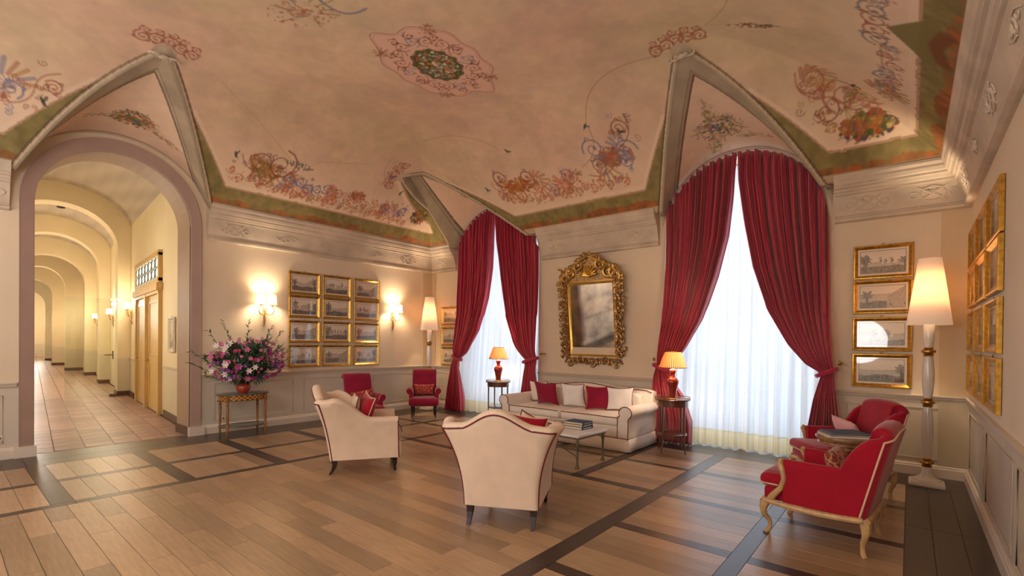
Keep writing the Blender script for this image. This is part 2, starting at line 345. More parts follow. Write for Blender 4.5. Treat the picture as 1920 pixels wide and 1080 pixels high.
# dark perimeter
for a, b in zip([YB, -8.1, -6.6, -5.1, -3.6, -2.1], [-8.1, -6.6, -5.1, -3.6, -2.1, -.62]):
    board(-.1, .36, a, b); board(.36, .71, a, b)
    board(8.43, 8.60, a, b); board(8.60, 8.78, a, b); board(8.78, LX, a, b)
for a, b in ((0, 1.5), (1.5, 3), (3, 4.5), (4.5, 6), (6, 7.5), (7.5, LX)):
    board(a, b, -.31, 0); board(a, b, -.62, -.31)
for cx, rr, z in WIN: board(cx-rr, cx+rr, 0, .4)
for x0, x1 in xs_t[:2]:
    board(x0, x1, -2.61, -.62); 
    for a, b in ((-4.5, -2.72), (-6.46, -4.5), (-8.46, -6.46)): board(x0, x1, a, b)
for x0, x1 in xs_t[2:]:
    for a, b in ((-2.66, -.62), (-4.66, -2.66), (-6.6, -4.66), (-8.6, -6.6)): board(x0, x1, a, b)
for x0, x1 in ((3.52, 3.64), (4.52, 4.64), (5.51, 5.65)): board(x0, x1, -2.61, -.62)
xcol = [.71, 1.59, 1.70, 2.58, 2.69, 3.52, 3.64, 4.52, 4.64, 5.51, 5.65, 6.45, 6.60, 7.48, 7.60, 8.43]
for y0, y1 in ys_t[:2]:
    for a, b in zip(xcol[::2], xcol[1::2]): board(a, b, y0, y1)
board(2.58, 6.6, -2.73, -2.72)
for y0, y1 in ys_t[2:]:
    board(6.60, 7.48, y0, y1); board(7.60, 8.43, y0, y1)
for y0, y1 in yl_t: board(.71, 1.59, y0, y1); board(1.70, 2.58, y0, y1)
def panel_planks(x0, x1, y0, y1, n=5):
    h = (y1-y0)/n
    for i in range(n): piece('panel_plank', x0, x1, y0+i*h, y0+(i+1)*h, M_oak, floor)
ysr = [-.62, -1.56, -1.66, -2.61, -2.72, -3.62, -3.74, -4.58, -4.70, -5.54, -5.66, -6.50]
for a, b in zip(xcol[::2], xcol[1::2]):
    for y1, y0 in ((-.62, -1.56), (-1.66, -2.61)): panel_planks(a, b, y0, y1)
for a, b in ((6.60, 7.48), (7.60, 8.43)):
    for y1, y0 in ((-2.72, -3.62), (-3.74, -4.58), (-4.70, -5.54), (-5.66, -6.50), (-6.62, -7.46)): panel_planks(a, b, y0, y1)
for a, b in ((.71, 1.59), (1.70, 2.58)):
    for y1, y0 in ((-2.72, -3.46), (-3.60, -4.50), (-4.66, -5.49), (-5.64, -6.46), (-6.62, -7.46)): panel_planks(a, b, y0, y1)
    panel_planks(a, b, YB, -8.6, 2); panel_planks(a, b, -8.46, -7.6, 2)
y = -2.73; k = 0; W = .152
while y-W > -7.6:
    x = 2.69; first = [1.0, .45, .75, .25, .9, .6][k % 6]; L = first
    while x < 6.45-1e-6:
        x2 = min(x+L, 6.45)
        if 6.45-x2 < .2: x2 = 6.45
        piece('plank', x, x2, y-W, y, M_oak, floor); x = x2; L = 1.25
    y -= W; k += 1
mbp = MB()
yy = y
while yy > YB+.1: mbp.box(2.69, 6.45, yy-W+.002, yy, -.012, 0); yy -= W
for yy in (-8.0, -9.0): mbp.box(6.6, 8.43, yy-.5, yy+.4, -.012, 0)
tag(mbp.build('far_planks', M_oak, floor, smooth=False), kind='stuff')

# ------------------------------------------------------------------ corridor beyond the arch
UC = Vector((-.9957, .0924, 0)); NC = Vector((.0924, .9957, 0))
def cor(s, t, z): p = UC*s; return (p.x, p.y+t*1.0, z)
def corbox(b, s0, s1, t0, t1, z0, z1):
    V = [cor(s, t, z) for z in (z0, z1) for t in (t0, t1) for s in (s0, s1)]
    b.add(V, [(0, 1, 3, 2), (4, 6, 7, 5), (0, 4, 5, 1), (2, 3, 7, 6), (0, 2, 6, 4), (1, 5, 7, 3)]); return b
cf = struct('floor_corridor', corbox(MB(), .05, 46, -7.6, -4.5, -.08, -.012), M_grout)
nt_ = 0
for i in range(22):
    for j in range(8):
        s0 = .12+i*.33; t1 = -4.74-j*.31; t0 = t1-.31
        if nt_ >= 300: continue
        x, yv, _ = cor(s0+.165, (t0+t1)/2, 0)
        key = 'tile'
        if key not in _cache:
            o = mesh_obj('tile', *(lambda w, h: ([(-w, -h, -.012), (w, -h, -.012), (w, h, -.012), (-w, h, -.012), (-w, -h, -.002), (w, -h, -.002), (w, h, -.002), (-w, h, -.002), (-w+.004, -h+.004, 0), (w-.004, -h+.004, 0), (w-.004, h-.004, 0), (-w+.004, h-.004, 0)], [(0, 1, 5, 4), (1, 2, 6, 5), (2, 3, 7, 6), (3, 0, 4, 7), (4, 5, 9, 8), (5, 6, 10, 9), (6, 7, 11, 10), (7, 4, 8, 11), (8, 9, 10, 11)]))(.161, .151), M_tile, cf, smooth=False); _cache[key] = o.data
        else: o = bpy.data.objects.new('tile', _cache[key]); COL.objects.link(o); o.parent = cf
        o.location = (x, yv, 0); o.rotation_euler = (0, 0, math.atan2(-.0924, .9957)); nt_ += 1
tb = MB()
for i in range(22, 138):
    for j in range(8):
        s0 = .12+i*.33; t1 = -4.74-j*.31; corbox(tb, s0+.005, s0+.325, t1-.305, t1-.005, -.012, 0)
M_tile2 = mat('far_terracotta', srgb(164, 130, 114), .35, noise=.25, nscale=3)
tag(tb.build('far_tiles', M_tile2, cf, smooth=False), kind='stuff')
struct('wall_corridor_right', corbox(corbox(MB(), .3, 40, -4.70, -4.4, 0, 5.0), 40, 40.3, -7.6, -4.4, 0, 5.4), M_corwall)
struct('wall_corridor_left', corbox(MB(), .3, 40, -7.75, -7.4, 0, 5.0), M_corwall)
# vault
n = 24; ns = 120; V = []; F = []; tc_, hw, zsp, rise = -6.05, 1.37, 4.2, .95
vc = []
for i in range(ns+1):
    s = .3+40*(i/ns)**1.6
    for j in range(n*2+1):
        a = PI*j/(n*2); V.append(cor(s, tc_-hw*math.cos(a), zsp+rise*math.sin(a)))
        u = math.cos(a); q = .62+.06*math.sin(s*3+j)+.03*math.sin(j*2.1)
        best = 9
        for sc0 in (3.6, 9.3, 14.2, 18.3):
            rr_ = math.hypot((s-sc0)/1.0, u*1.7); 
            if rr_ < 1.0: q -= .17*(.5+.5*math.sin(rr_*21+math.atan2(u, s-sc0)*4))*(1-rr_*.6)
        vc.append((q*.82, q*.70, q*.55, 1))
w_ = n*2+1
for i in range(ns):
    for j in range(w_-1): F.append((i*w_+j, i*w_+j+1, (i+1)*w_+j+1, (i+1)*w_+j))
cv = mesh_obj('ceiling_corridor', V, F, M_ceiling); cv['kind'] = 'structure'
ca = cv.data.color_attributes.new('paint', 'FLOAT_COLOR', 'POINT'); ca.data.foreach_set('color', np.array(vc, dtype=np.float32).ravel())
# transverse arches
arches = [(7.1, -4.95, 1.10, 3.75, .95), (11.6, -4.97, 1.08, 3.7, .95), (16.2, -5.05, 1.03, 3.6, .95), (20.2, -5.45, .8, 3.6, .9), (26, -5.75, .7, 3.6, .8), (33, -5.9, .6, 3.4, .8)]
for k, (s, t, hw2, zs2, ri) in enumerate(arches):
    cc = t-hw2; P = [(-7.55, 0), (-7.55, 5.25), (-4.5, 5.25), (-4.5, 0), (cc+hw2, 0)]+arch_pts(cc, hw2, zs2, ri, 20)[::-1]+[(cc-hw2, 0)]
    b = MB(); b.poly(P, 0, 1, axis='x'); b.V = [cor(s+v[0]*.55, v[1], v[2]) for v in b.V]
    o = b.build('trim_%d' % (k+30), M_corwall, smooth=False); tri_ngons(o); o['kind'] = 'structure'; o['label'] = 'transverse arch of the corridor, number %d from the hall' % (k+1)
    sb = MB(); corbox(sb, s-.02, s+.57, t-.015, -4.68, 0, .12); struct('baseboard_corridor', sb, M_basedark)
sb = MB(); corbox(sb, .62, 2.5, -4.73, -4.69, 0, .12); corbox(sb, 6.3, 7.1, -4.73, -4.69, 0, .12); struct('baseboard_corridor', sb, M_basedark)
sb = MB(); sb.box(-.6, -.02, -4.81, -4.785, 0, .13); struct('baseboard_arch', sb, M_basedark)
sb = MB(); corbox(sb, .6, 2.6, -4.73, -4.69, .93, .96); corbox(sb, 6.2, 7.1, -4.73, -4.69, .93, .96); corbox(sb, 7.7, 40, -4.73, -4.69, .93, .96); struct('trim_20', sb, M_rail, label='corridor dado rail')
# closing cheeks between hall arch and corridor
struct('wall_corridor_cheek', MB().box(-.62, -.3, -4.785, -4.4, 0, 5.2).box(-.62, -.3, -7.8, -6.485, 0, 5.2), M_reveal)
# double door with transom on the right corridor wall
d1 = tag(bpy.data.objects.new('door_1', None), kind='structure', label='ochre double door with a leaded fanlight, right side of the corridor'); COL.objects.link(d1)
d1.location = cor(0, 0, 0)
s0, s1, ft = 2.75, 5.75, -4.72
fb = MB(); corbox(fb, s0, s0+.13, ft-.05, ft+.02, 0, 2.5); corbox(fb, s1-.13, s1, ft-.05, ft+.02, 0, 2.5); corbox(fb, 4.15, 4.32, ft-.07, ft+.02, 0, 2.5)
corbox(fb, s0-.06, s1+.06, ft-.09, ft+.02, 2.42, 2.56); corbox(fb, s0-.02, s1+.02, ft-.06, ft+.02, 2.36, 2.42)
corbox(fb, s0, s1, ft-.05, ft+.02, 2.56, 2.66); corbox(fb, s0, s1, ft-.05, ft+.02, 3.1, 3.2); corbox(fb, s0, s0+.1, ft-.05, ft+.02, 2.6, 3.15); corbox(fb, s1-.1, s1, ft-.05, ft+.02, 2.6, 3.15)
fb.build('door_frame', M_doorwood, d1, smooth=False)
for a, b_ in ((s0+.13, 4.15), (4.32, s1-.13)):
    lb = MB(); corbox(lb, a, b_, ft-.005, ft+.02, 0, 2.36)
    for z0, z1 in ((.15, 1.0), (1.12, 2.25)):
        for q in ((a+.12, b_-.12, z0, z0+.05), (a+.12, b_-.12, z1-.05, z1), (a+.12, a+.19, z0, z1), (b_-.19, b_-.12, z0, z1)): corbox(lb, q[0], q[1], ft-.02, ft, q[2], q[3])
    l = lb.build('door_leaf', M_doorwood, d1, smooth=False)
    h = MB(); h.tube([cor(b_-.07, ft-.06, 1.02), cor(b_-.2, ft-.06, 1.02)], .012, 6); h.tube([cor(b_-.07, ft, 1.02), cor(b_-.07, ft-.06, 1.02)], .01, 6); h.build('door_handle', M_brass, l)
tpn = MB(); corbox(tpn, s0+.1, s1-.1, ft-.02, ft-.01, 2.66, 3.1); tp_ = tpn.build('transom_pane', mat('lit_frosted_glass', (.8, .85, .8), .3, emit=(.9, 1, .85), estr=.9), d1, smooth=False)
ld = MB()
for i in range(7):
    sc0 = s0+.28+i*.41
    for q in range(2):
        zc = 2.78+q*.2; ld.tube([cor(sc0+.17*math.cos(a), ft-.03, zc+.1*math.sin(a)) for a in np.linspace(0, 2*PI, 13)[:-1]], .009, 5, closed=True)
    ld.tube([cor(sc0+.2, ft-.03, 2.66), cor(sc0+.2, ft-.03, 3.1)], .009, 5)
ld.build('lead_tracery', M_iron, d1)
# glass screen with door in the second arch
gd = thing('glass_door', 'frameless glass door with steel handle standing in the corridor arch', 'door', cor(7.0, -5.0, 0))
g0 = MB(); T0 = Matrix.Translation(Vector(cor(7.0, -5.0, 0))).inverted()
bb = MB(); corbox(bb, 7.0, 7.012, -5.95, -4.98, .02, 2.45); g0.add(bb.V, bb.F, T0); g0.build('glass_panel', M_doorglass, gd, smooth=False)
bb = MB(); bb.tube([cor(6.93, -5.06, .95), cor(6.93, -5.06, 1.15)], .014, 6); bb.tube([cor(6.93, -5.06, 1.05), cor(6.93, -5.22, 1.05)], .012, 6); bb.tube([cor(6.93, -5.06, 1.05), cor(7.0, -5.06, 1.05)], .01, 6)
g0 = MB().add(bb.V, bb.F, T0); g0.build('handle', M_iron, gd)
for z in (.0, 2.4):
    bb = MB(); corbox(bb, 6.96, 7.05, -5.12, -4.97, z, z+.07); MB().add(bb.V, bb.F, T0).build('hinge', M_iron, gd, smooth=False)

# archivolt of the hall arch
c, r, zs = W1ARCH; ro = r+.135
P = [(c+ro, 0)]+arch_pts(c, ro, zs, r+.17)[::-1]+[(c-ro, 0), (c-r, 0)]+arch_pts(c, r, zs)+[(c+r, 0)]
b = MB()
V = []; F = []
inn = [(c-r, 0)]+arch_pts(c, r, zs)+[(c+r, 0)]; out = [(c-ro, 0)]+arch_pts(c, ro, zs, r+.17)+[(c+ro, 0)]
for (a1, z1), (a2, z2) in zip(inn, out):
    V += [(-.03, a1, z1), (.022, a1, z1), (.03, a1+(a2-a1)*.15, z1+(z2-z1)*.15), (.03, a1+(a2-a1)*.85, z1+(z2-z1)*.85), (.04, a2, z2), (-.03, a2, z2)]
for i in range(len(inn)-1):
    for k in range(5): F.append((i*6+k, (i+1)*6+k, (i+1)*6+k+1, i*6+k+1))
o = mesh_obj('trim_1', V, F, M_mauve); o['kind'] = 'structure'; o['label'] = 'mauve archivolt around the corridor arch'

# profile sweep along a plan polyline with mitres (profile = (offset into the room, z))
def sweep(path, prof, side=1, closed=False):
    n = len(path); V = []; F = []
    for i in range(n):
        p = Vector(path[i])
        d0 = (p-Vector(path[i-1])).normalized() if i > 0 else None; d1_ = (Vector(path[i+1])-p).normalized() if i < n-1 else None
        d0 = d0 or d1_; d1_ = d1_ or d0
        n0 = Vector((-d0.y, d0.x))*side; n1 = Vector((-d1_.y, d1_.x))*side; m = (n0+n1); m = m/max(.2, m.length_squared/2)
        for o_, z in prof: V.append((p.x+m.x*o_, p.y+m.y*o_, z))
    k = len(prof)
    for i in range(n-1):
        for j in range(k-1): F.append((i*k+j, i*k+j+1, (i+1)*k+j+1, (i+1)*k+j))
    F.append(tuple(range(k))); F.append(tuple((n-1)*k+j for j in range(k))[::-1])
    return MB().add(V, F)
CORN = [(-.02, 3.02), (.03, 3.02), (.065, 3.03), (.07, 3.06), (.045, 3.075), (.045, 3.09), (.06, 3.10), (.13, 3.33), (.155, 3.335), (.155, 3.36), (.175, 3.37), (.19, 3.40), (.215, 3.405), (.215, 3.43), (.235, 3.44), (.25, 3.475), (.25, 3.50), (.27, 3.53), (.27, 3.56), (-.02, 3.57)]
def relief(o_parent, org, du, n_out, scale=1., kind=0):
    """strapwork motif lying on the sloped frieze. org: plan point on the wall; du: along; n_out: into the room"""
    b = MB(); du = Vector((*du, 0)); no = Vector((*n_out, 0)); up = (no*.07+Vector((0, 0, .23))).normalized(); base = Vector((org[0], org[1], 0))+no*.097+Vector((0, 0, 3.215))
    nn = up.cross(du).normalized(); 
    if nn.dot(no) < 0: nn = -nn
    f = lambda u, v: base+du*(u*scale)+up*(v*scale)+nn*.004
    R_ = .0075
    if kind == 0:
        ring = [f(.11*math.cos(a), .085*math.sin(a)) for a in np.linspace(0, 2*PI, 9)[:-1]]; b.tube(ring, R_, 5, closed=True)
        b.tube([f(-.13, -.08), f(-.05, -.03), f(.05, .03), f(.13, .08)], R_, 5); b.tube([f(-.13, .08), f(-.05, .03), f(.05, -.03), f(.13, -.08)], R_, 5)
        for sx in (-1, 1):
            b.tube([f(sx*(.17+.04*math.cos(a)), .035*math.sin(a)) for a in np.linspace(0, 2*PI, 7)[:-1]], R_, 5, closed=True)
            b.tube([f(sx*.04*math.cos(a), .05+.022*math.sin(a)*1) for a in np.linspace(0, 2*PI, 6)[:-1]], R_*.7, 5, closed=True)
    else:
        b.tube([f(.04*math.cos(a), .04*math.sin(a)) for a in np.linspace(0, 2*PI, 9)[:-1]], R_, 5, closed=True)
        for sx in (-1, 1):
            b.tube([f(sx*(.06+.02*t*6*.4+.018*math.cos(t*5)), .018*math.sin(t*5)*(1.6-t)) for t in np.linspace(0, 1.5, 14)], R_*.8, 5)
            b.tube([f(sx*.02, sx*.05), f(sx*.1, sx*.045), f(sx*.2, 0)], R_*.7, 5)
    return b.build('relief', M_relief, o_parent)
cor_no = 2
def cornice(path, side, motifs, lab):
    global cor_no
    o = struct('trim_%d' % cor_no, sweep(path, CORN, side), M_cornice, label=lab); cor_no += 1
    for m_ in motifs: relief(o, *m_)
    return o
cornice([(0, -4.58), (0, 0), (.84, 0)], -1, [((0, y_), (0, 1), (1, 0), 1., k_) for y_, k_ in ((-4.2, 0), (-3.35, 1), (-2.55, 0), (-1.6, 1), (-.75, 0))]+[((.5, 0), (1, 0), (0, -1), 1., 0)], 'moulded stucco cornice turning the far left corner')
cornice([(3.14, 0), (5.4, 0)], -1, [((3.5, 0), (1, 0), (0, -1), 1., 1), ((4.3, 0), (1, 0), (0, -1), 1, 1), ((5.1, 0), (1, 0), (0, -1), 1., 0)], 'moulded stucco cornice between the two windows')
cornice([(7.7, 0), (LX, 0), (LX, YB)], -1, [((8.02, 0), (1, 0), (0, -1), 1., 0), ((8.62, 0), (1, 0), (0, -1), 1., 0)]+[((LX, y_), (0, -1), (-1, 0), 1., k_) for y_, k_ in ((-.6, 0), (-1.6, 1), (-2.6, 0), (-3.6, 1), (-4.6, 0))], 'moulded stucco cornice turning the right corner')
cornice([(0, YB), (0, -6.7)], -1, [((0, -6.95), (0, 1), (1, 0), 1., 0)], 'moulded stucco cornice left of the corridor arch')
# baseboards and chair rails
BASE = [(0, 0), (.028, 0), (.028, .10), (.02, .112), (.02, .125), (.012, .134), (0, .134)]
RAIL = [(0, .865), (.01, .868), (.012, .88), (.02, .885), (.02, .90), (.03, .912), (.03, .925), (0, .93)]
segs = {'left': [([(0, -4.63), (0, 0), (.93, 0)], 0), ([(0, YB), (0, -6.63)], 0)], 'back': [([(3.05, 0), (5.49, 0)], 0)], 'right': [([(7.61, 0), (LX, 0), (LX, YB)], 0)]}
for k, L in segs.items():
    b = MB(); r_ = MB()
    for path, _ in L:
        x = sweep(path, BASE, -1); b.add(x.V, x.F); x = sweep(path, RAIL, -1); r_.add(x.V, x.F)
    if k == 'left':
        for (y0, y1) in ((-4.81, -4.60), (-6.66, -6.46)): b.box(-.02, .06, y0, y1, 0, .134)
    struct('baseboard_'+k, b, M_trimwhite)
    struct('trim_%d' % {'left': 10, 'back': 11, 'right': 12}[k], r_, M_rail, label='chair rail on the %s wall' % k)
# niche reveals baseboard and panel mouldings
def panel(b, plane, a0, a1, z0=.2, z1=.78):
    f = (lambda a, z: (.006, a, z)) if plane == 'x0' else ((lambda a, z: (a, -.006, z)) if plane == 'y0' else (lambda a, z: (LX-.006, a, z)))
    b.tube([f(a0, z0), f(a1, z0), f(a1, z1), f(a0, z1)], .0045, 6, closed=True)
b = MB()
for a0, a1 in ((-4.45, -3.2), (-3.0, -1.75), (-1.55, -.35), (-7.9, -6.75)): panel(b, 'x0', a0, a1)
for a0, a1 in ((.18, .8), (3.3, 5.2), (7.85, 8.72)): panel(b, 'y0', a0, a1)
for a0, a1 in ((-1.5, -.3), (-3.0, -1.7), (-4.6, -3.2)): panel(b, 'x1', a0, a1)
struct('trim_13', b, M_rail, smooth=True, label='raised panel mouldings below the chair rail')
b = MB().box(0, .012, -.26, 0, .134, 3.03).box(0, .15, -.012, 0, .134, 3.03).box(8.70, LX, -.012, 0, .134, 3.03)
struct('trim_14', b, wall_mat('pilaster_paint', srgb(214, 190, 156), srgb(190, 176, 152)), label='flat corner pilasters')

# ------------------------------------------------------------------ frescoed vault
def Vd(d): return 3.5+1.28*(1-(1-np.clip((d-.2)/2.6, 0, 1))**2.2)
xs = np.arange(0, LX+.001, LX/813); ys = np.concatenate([np.arange(0, -7.3, -.011), np.linspace(-7.35, YB, 22)])
X, Y = np.meshgrid(xs, ys); nx, ny = len(xs), len(ys)
dW = np.minimum(np.minimum(X, LX-X), np.minimum(-Y, Y-YB)); Z = Vd(dW); DG = np.full(X.shape, 9.); INL = np.zeros(X.shape, bool); DWALL = dW.copy()
LUN = [('y', 1.99, 1.12, 3.10, 1.09, 1.90, .62), ('y', 6.55, 1.12, 3.12, 1.10, 2.08, .08), ('x', -5.635, 1.13, 3.2, 1.06, 2.02, 0.)]
for ax, c, a, zs, bb_, dm, skew in LUN:
    U, D = (X-c, -Y) if ax == 'y' else (Y-c, X)
    U = U+skew*(1-(1-np.clip(D/dm, 0, 1))**2)          # lunette axis leans towards the corner
    au = np.clip(np.abs(U)/a, 0, 1); dg = dm*(1-au); ins = (np.abs(U) < a) & (D < dg)
    hw_ = zs+bb_*np.sqrt(1-au**2); q = np.clip(D/np.maximum(dg, 1e-3), 0, 1); Lk = hw_+(Vd(dg)-hw_)*(q**.9)
    Z = np.where(ins, Lk, Z); INL |= ins
    ds = np.linspace(0, dm, 130); ug = a*(1-ds/dm); reg = (np.abs(U) < a+1.1) & (D < 3.2); Ur, Dr = np.abs(U[reg]), D[reg]; best = np.full(Ur.shape, 9.)
    for d_, u_ in zip(ds, ug): best = np.minimum(best, (Ur-u_)**2+(Dr-d_)**2)
    g = np.sqrt(best); cur = DG[reg]; DG[reg] = np.where(g < np.abs(cur), np.where(ins[reg], g, -g), cur)
def fbm(scale, seed, octs=4):
    rg = np.random.default_rng(seed); out = np.zeros(X.shape); amp = 1; tot = 0
    for o_ in range(octs):
        s = scale*2**o_; gx, gy = int(LX*s)+3, int(-YB*s)+3; G = rg.random((gy, gx)); fx = X*s; fy = -Y*s
        ix = np.clip(fx.astype(int), 0, gx-2); iy = np.clip(fy.astype(int), 0, gy-2); tx = fx-ix; ty = fy-iy; tx = tx*tx*(3-2*tx); ty = ty*ty*(3-2*ty)
        out += amp*((G[iy, ix]*(1-tx)+G[iy, ix+1]*tx)*(1-ty)+(G[iy+1, ix]*(1-tx)+G[iy+1, ix+1]*tx)*ty); tot += amp; amp *= .55
    return out/tot
n1, n2, n3, n4 = fbm(.5, 1), fbm(.9, 2), fbm(5, 3), fbm(14, 4, 2)
def C3(r, g, b): return np.array(srgb(r, g, b))
Cc = np.empty(X.shape+(3,))
t1 = np.clip((n1-.35)/.3, 0, 1)[..., None]; t2 = np.clip((n2-.4)/.25, 0, 1)[..., None]
Cc[:] = C3(222, 194, 164)*(1-t1)+C3(206, 186, 152)*t1
Cc = Cc*(1-.55*t2)+C3(222, 184, 164)*.5*t2
Cc *= (.88+.22*n3+.10*n4)[..., None]; sp = fbm(2.2, 9); Cc *= (1-.09*np.clip((sp-.52)/.15, 0, 1))[..., None]
def blend(mask, col, al=1.):
    global Cc
    k = (np.clip(mask, 0, 1)*al)[..., None]; Cc = Cc*(1-k)+np.asarray(col)*k
def soft(v, lo, w): return np.clip((v-lo)/w+.5, 0, 1)
gout = np.where(DG < 0, -DG, 9.); vside = ~INL
# green border that follows the cornice and climbs beside the ribs
rag = (n3-.5)*.03
wgr = np.clip(.21*(1-(dW-.42)/.85), 0, .25)
crn = (np.hypot(np.clip(.74-dW, 0, 1), np.clip(.42-(gout-.05), 0, 1)) > .34) & (dW < .74) & (gout < .47)
near = vside & (Y > -8.5)
green = near & ((dW < .47+rag) | ((gout < .05+wgr) & (dW < 1.28)) | crn)
cream = near & ~green & ((dW < .54) | ((gout < .12+wgr) & (dW < 1.34)))
halo = near & (dW < 1.25)
blend(halo*np.clip((1.25-dW)/.5, 0, 1), C3(236, 212, 186), .55)
blend(cream.astype(float), C3(236, 212, 186), .55)
gc = (C3(112, 102, 56)*(1-n3[..., None])+C3(150, 136, 84)*n3[..., None])*(.7+.6*n4[..., None]); blend(green.astype(float), gc, .95)
lin = near & ~green & ((dW < .492+rag) | ((gout < .072+wgr) & (dW < 1.3))); blend(lin.astype(float), C3(150, 92, 66), .6)
brown = near & (dW < .335+(n3-.5)*.14) & (dW > .2)
bc = C3(120, 70, 40)*(1-n4[..., None])+C3(176, 104, 62)*n4[..., None]; blend(brown.astype(float)*np.clip(n3*2.2-.35, 0, 1), bc, .85)
orn = near & (dW < .31) & (n4 > .6); blend(orn.astype(float), C3(190, 96, 50), .5)
edge = near & (np.abs(dW-.285) < .03); blend(((dW < .265) & near).astype(float), C3(190, 170, 142), .95)
# ribs
rib = (DG > -.05) & (DG < .19); blend(rib.astype(float), C3(170, 156, 134)*(.72+.5*n3[..., None]), .95)
for lo, hi, al in ((-.07, -.048, .75), (.19, .215, .85), (.145, .158, .45), (.0, .012, .3)): blend(((DG > lo) & (DG < hi)).astype(float), C3(96, 76, 56), al)
blend(((DG > -.048) & (DG < -.03)).astype(float), C3(212, 194, 166), .8)
blend((INL & (DG > .215)).astype(float), C3(232, 202, 176)*(.85+.2*n3[..., None]), .85)
lwd = np.where(INL, dW, 9); blend(((lwd < .05)).astype(float), C3(206, 190, 168), .9); blend(((lwd > .05) & (lwd < .075)).astype(float), C3(120, 98, 76), .7)
# strokes
DX = xs[1]-xs[0]; DY = .011; NYF = int(7.3/DY)
def win_idx(x0, x1, y0, y1):
    i0 = max(0, int(x0/DX)-1); i1 = min(nx, int(x1/DX)+2); j0 = max(0, int(-y1/DY)-1); j1 = min(NYF, int(-y0/DY)+2); return j0, j1, i0, i1
def stroke(P, w, col, al=.8):
    P = np.asarray(P, float)
    ww = w if hasattr(w, '__len__') else [w]*len(P)
    mx_ = max(ww); j0, j1, i0, i1 = win_idx(P[:, 0].min()-mx_, P[:, 0].max()+mx_, P[:, 1].min()-mx_, P[:, 1].max()+mx_)
    if i1 <= i0 or j1 <= j0: return
    xx, yy_ = X[j0:j1, i0:i1], Y[j0:j1, i0:i1]; K = np.zeros(xx.shape)
    for k in range(len(P)-1):
        a, b = P[k], P[k+1]; d = b-a; L2 = d@d+1e-9; t = np.clip(((xx-a[0])*d[0]+(yy_-a[1])*d[1])/L2, 0, 1)
        dist = np.hypot(xx-a[0]-t*d[0], yy_-a[1]-t*d[1]); K = np.maximum(K, np.clip((ww[k]-dist)/.008+.5, 0, 1))
    K = (K*al)[..., None]; Cc[j0:j1, i0:i1] = Cc[j0:j1, i0:i1]*(1-K)+np.asarray(col)*K
def dot(x, y, rx, col, al=.85, ry=None, rot=0.):
    ry = ry or rx; m_ = max(rx, ry)*1.1; j0, j1, i0, i1 = win_idx(x-m_, x+m_, y-m_, y+m_)
    if i1 <= i0 or j1 <= j0: return
    xx, yy_ = X[j0:j1, i0:i1]-x, Y[j0:j1, i0:i1]-y; u = xx*math.cos(rot)+yy_*math.sin(rot); v = -xx*math.sin(rot)+yy_*math.cos(rot)
    K = (np.clip((1-np.hypot(u/rx, v/ry))*max(rx, ry)/.008+.5, 0, 1)*al)[..., None]; Cc[j0:j1, i0:i1] = Cc[j0:j1, i0:i1]*(1-K)+np.asarray(col)*K
RB, RD, BL, OC, OR, GRN, OLV, CRM = C3(164, 98, 76), C3(132, 76, 58), C3(112, 118, 150), C3(176, 126, 62), C3(196, 98, 56), C3(82, 92, 52), C3(128, 116, 60), C3(240, 218, 190)
def spiral(x, y, r, a0, dirn=1, turns=1.6, col=RB, w=.011, leaf=True, al=.75):
    w = w*.8
    T = np.linspace(0, 1, 22); P = [(x+r*(1-.82*t)*math.cos(a0+dirn*2*PI*turns*t), y+r*(1-.82*t)*math.sin(a0+dirn*2*PI*turns*t)) for t in T]
    stroke(P, [w*(1.2-.5*t) for t in T], col, al); dot(P[-1][0], P[-1][1], r*.2, col, al*.8)
    if leaf:
        for k in (3, 7, 11):
            ex, ey = P[k]; an = math.atan2(ey-y, ex-x)+dirn*.8; stroke([(ex, ey), (ex+r*.3*math.cos(an), ey+r*.3*math.sin(an)), (ex+r*.42*math.cos(an+.7*dirn), ey+r*.42*math.sin(an+.7*dirn))], [.01, .008, .003], col, al)
def rinceau(P, r, cols, seed=0, w=.011):
    """row of alternating scrolls along the plan polyline P"""
    rg = random.Random(seed); P = np.asarray(P, float); seg = np.hypot(*(P[1:]-P[:-1]).T); tot = seg.sum(); nsc = max(2, int(tot/(r*1.5)))
    def pt(s):
        for k, l in enumerate(seg):
            if s <= l or k == len(seg)-1: t = s/l; return P[k]+(P[k+1]-P[k])*t, (P[k+1]-P[k])/l
            s -= l
    for k in range(nsc):
        p, d = pt(tot*(k+.5)/nsc); nrm = np.array([-d[1], d[0]]); sgn = 1 if k % 2 else -1; rr_ = r*rg.uniform(.65, 1.1); cen = p+nrm*sgn*r*.35
        spiral(cen[0], cen[1], rr_*.62, math.atan2(-nrm[1]*sgn, -nrm[0]*sgn), sgn, rg.uniform(1.2, 1.8), rg.choice(cols), w)
    for k in range(nsc*8):
        p, d = pt(tot*rg.random()); nrm = np.array([-d[1], d[0]]); q = p+nrm*rg.uniform(-1, 1)*r*.9; spiral(q[0], q[1], r*rg.uniform(.12, .26), rg.uniform(0, 6), rg.choice((1, -1)), 1.1, rg.choice(cols), w*.75, False, .55)
    S = [pt(tot*i/(nsc*6))[0]+np.array([-pt(tot*i/(nsc*6))[1][1], pt(tot*i/(nsc*6))[1][0]])*r*.3*math.sin(PI*i/6) for i in range(nsc*6+1)]; stroke(S, w*.9, cols[0], .6)
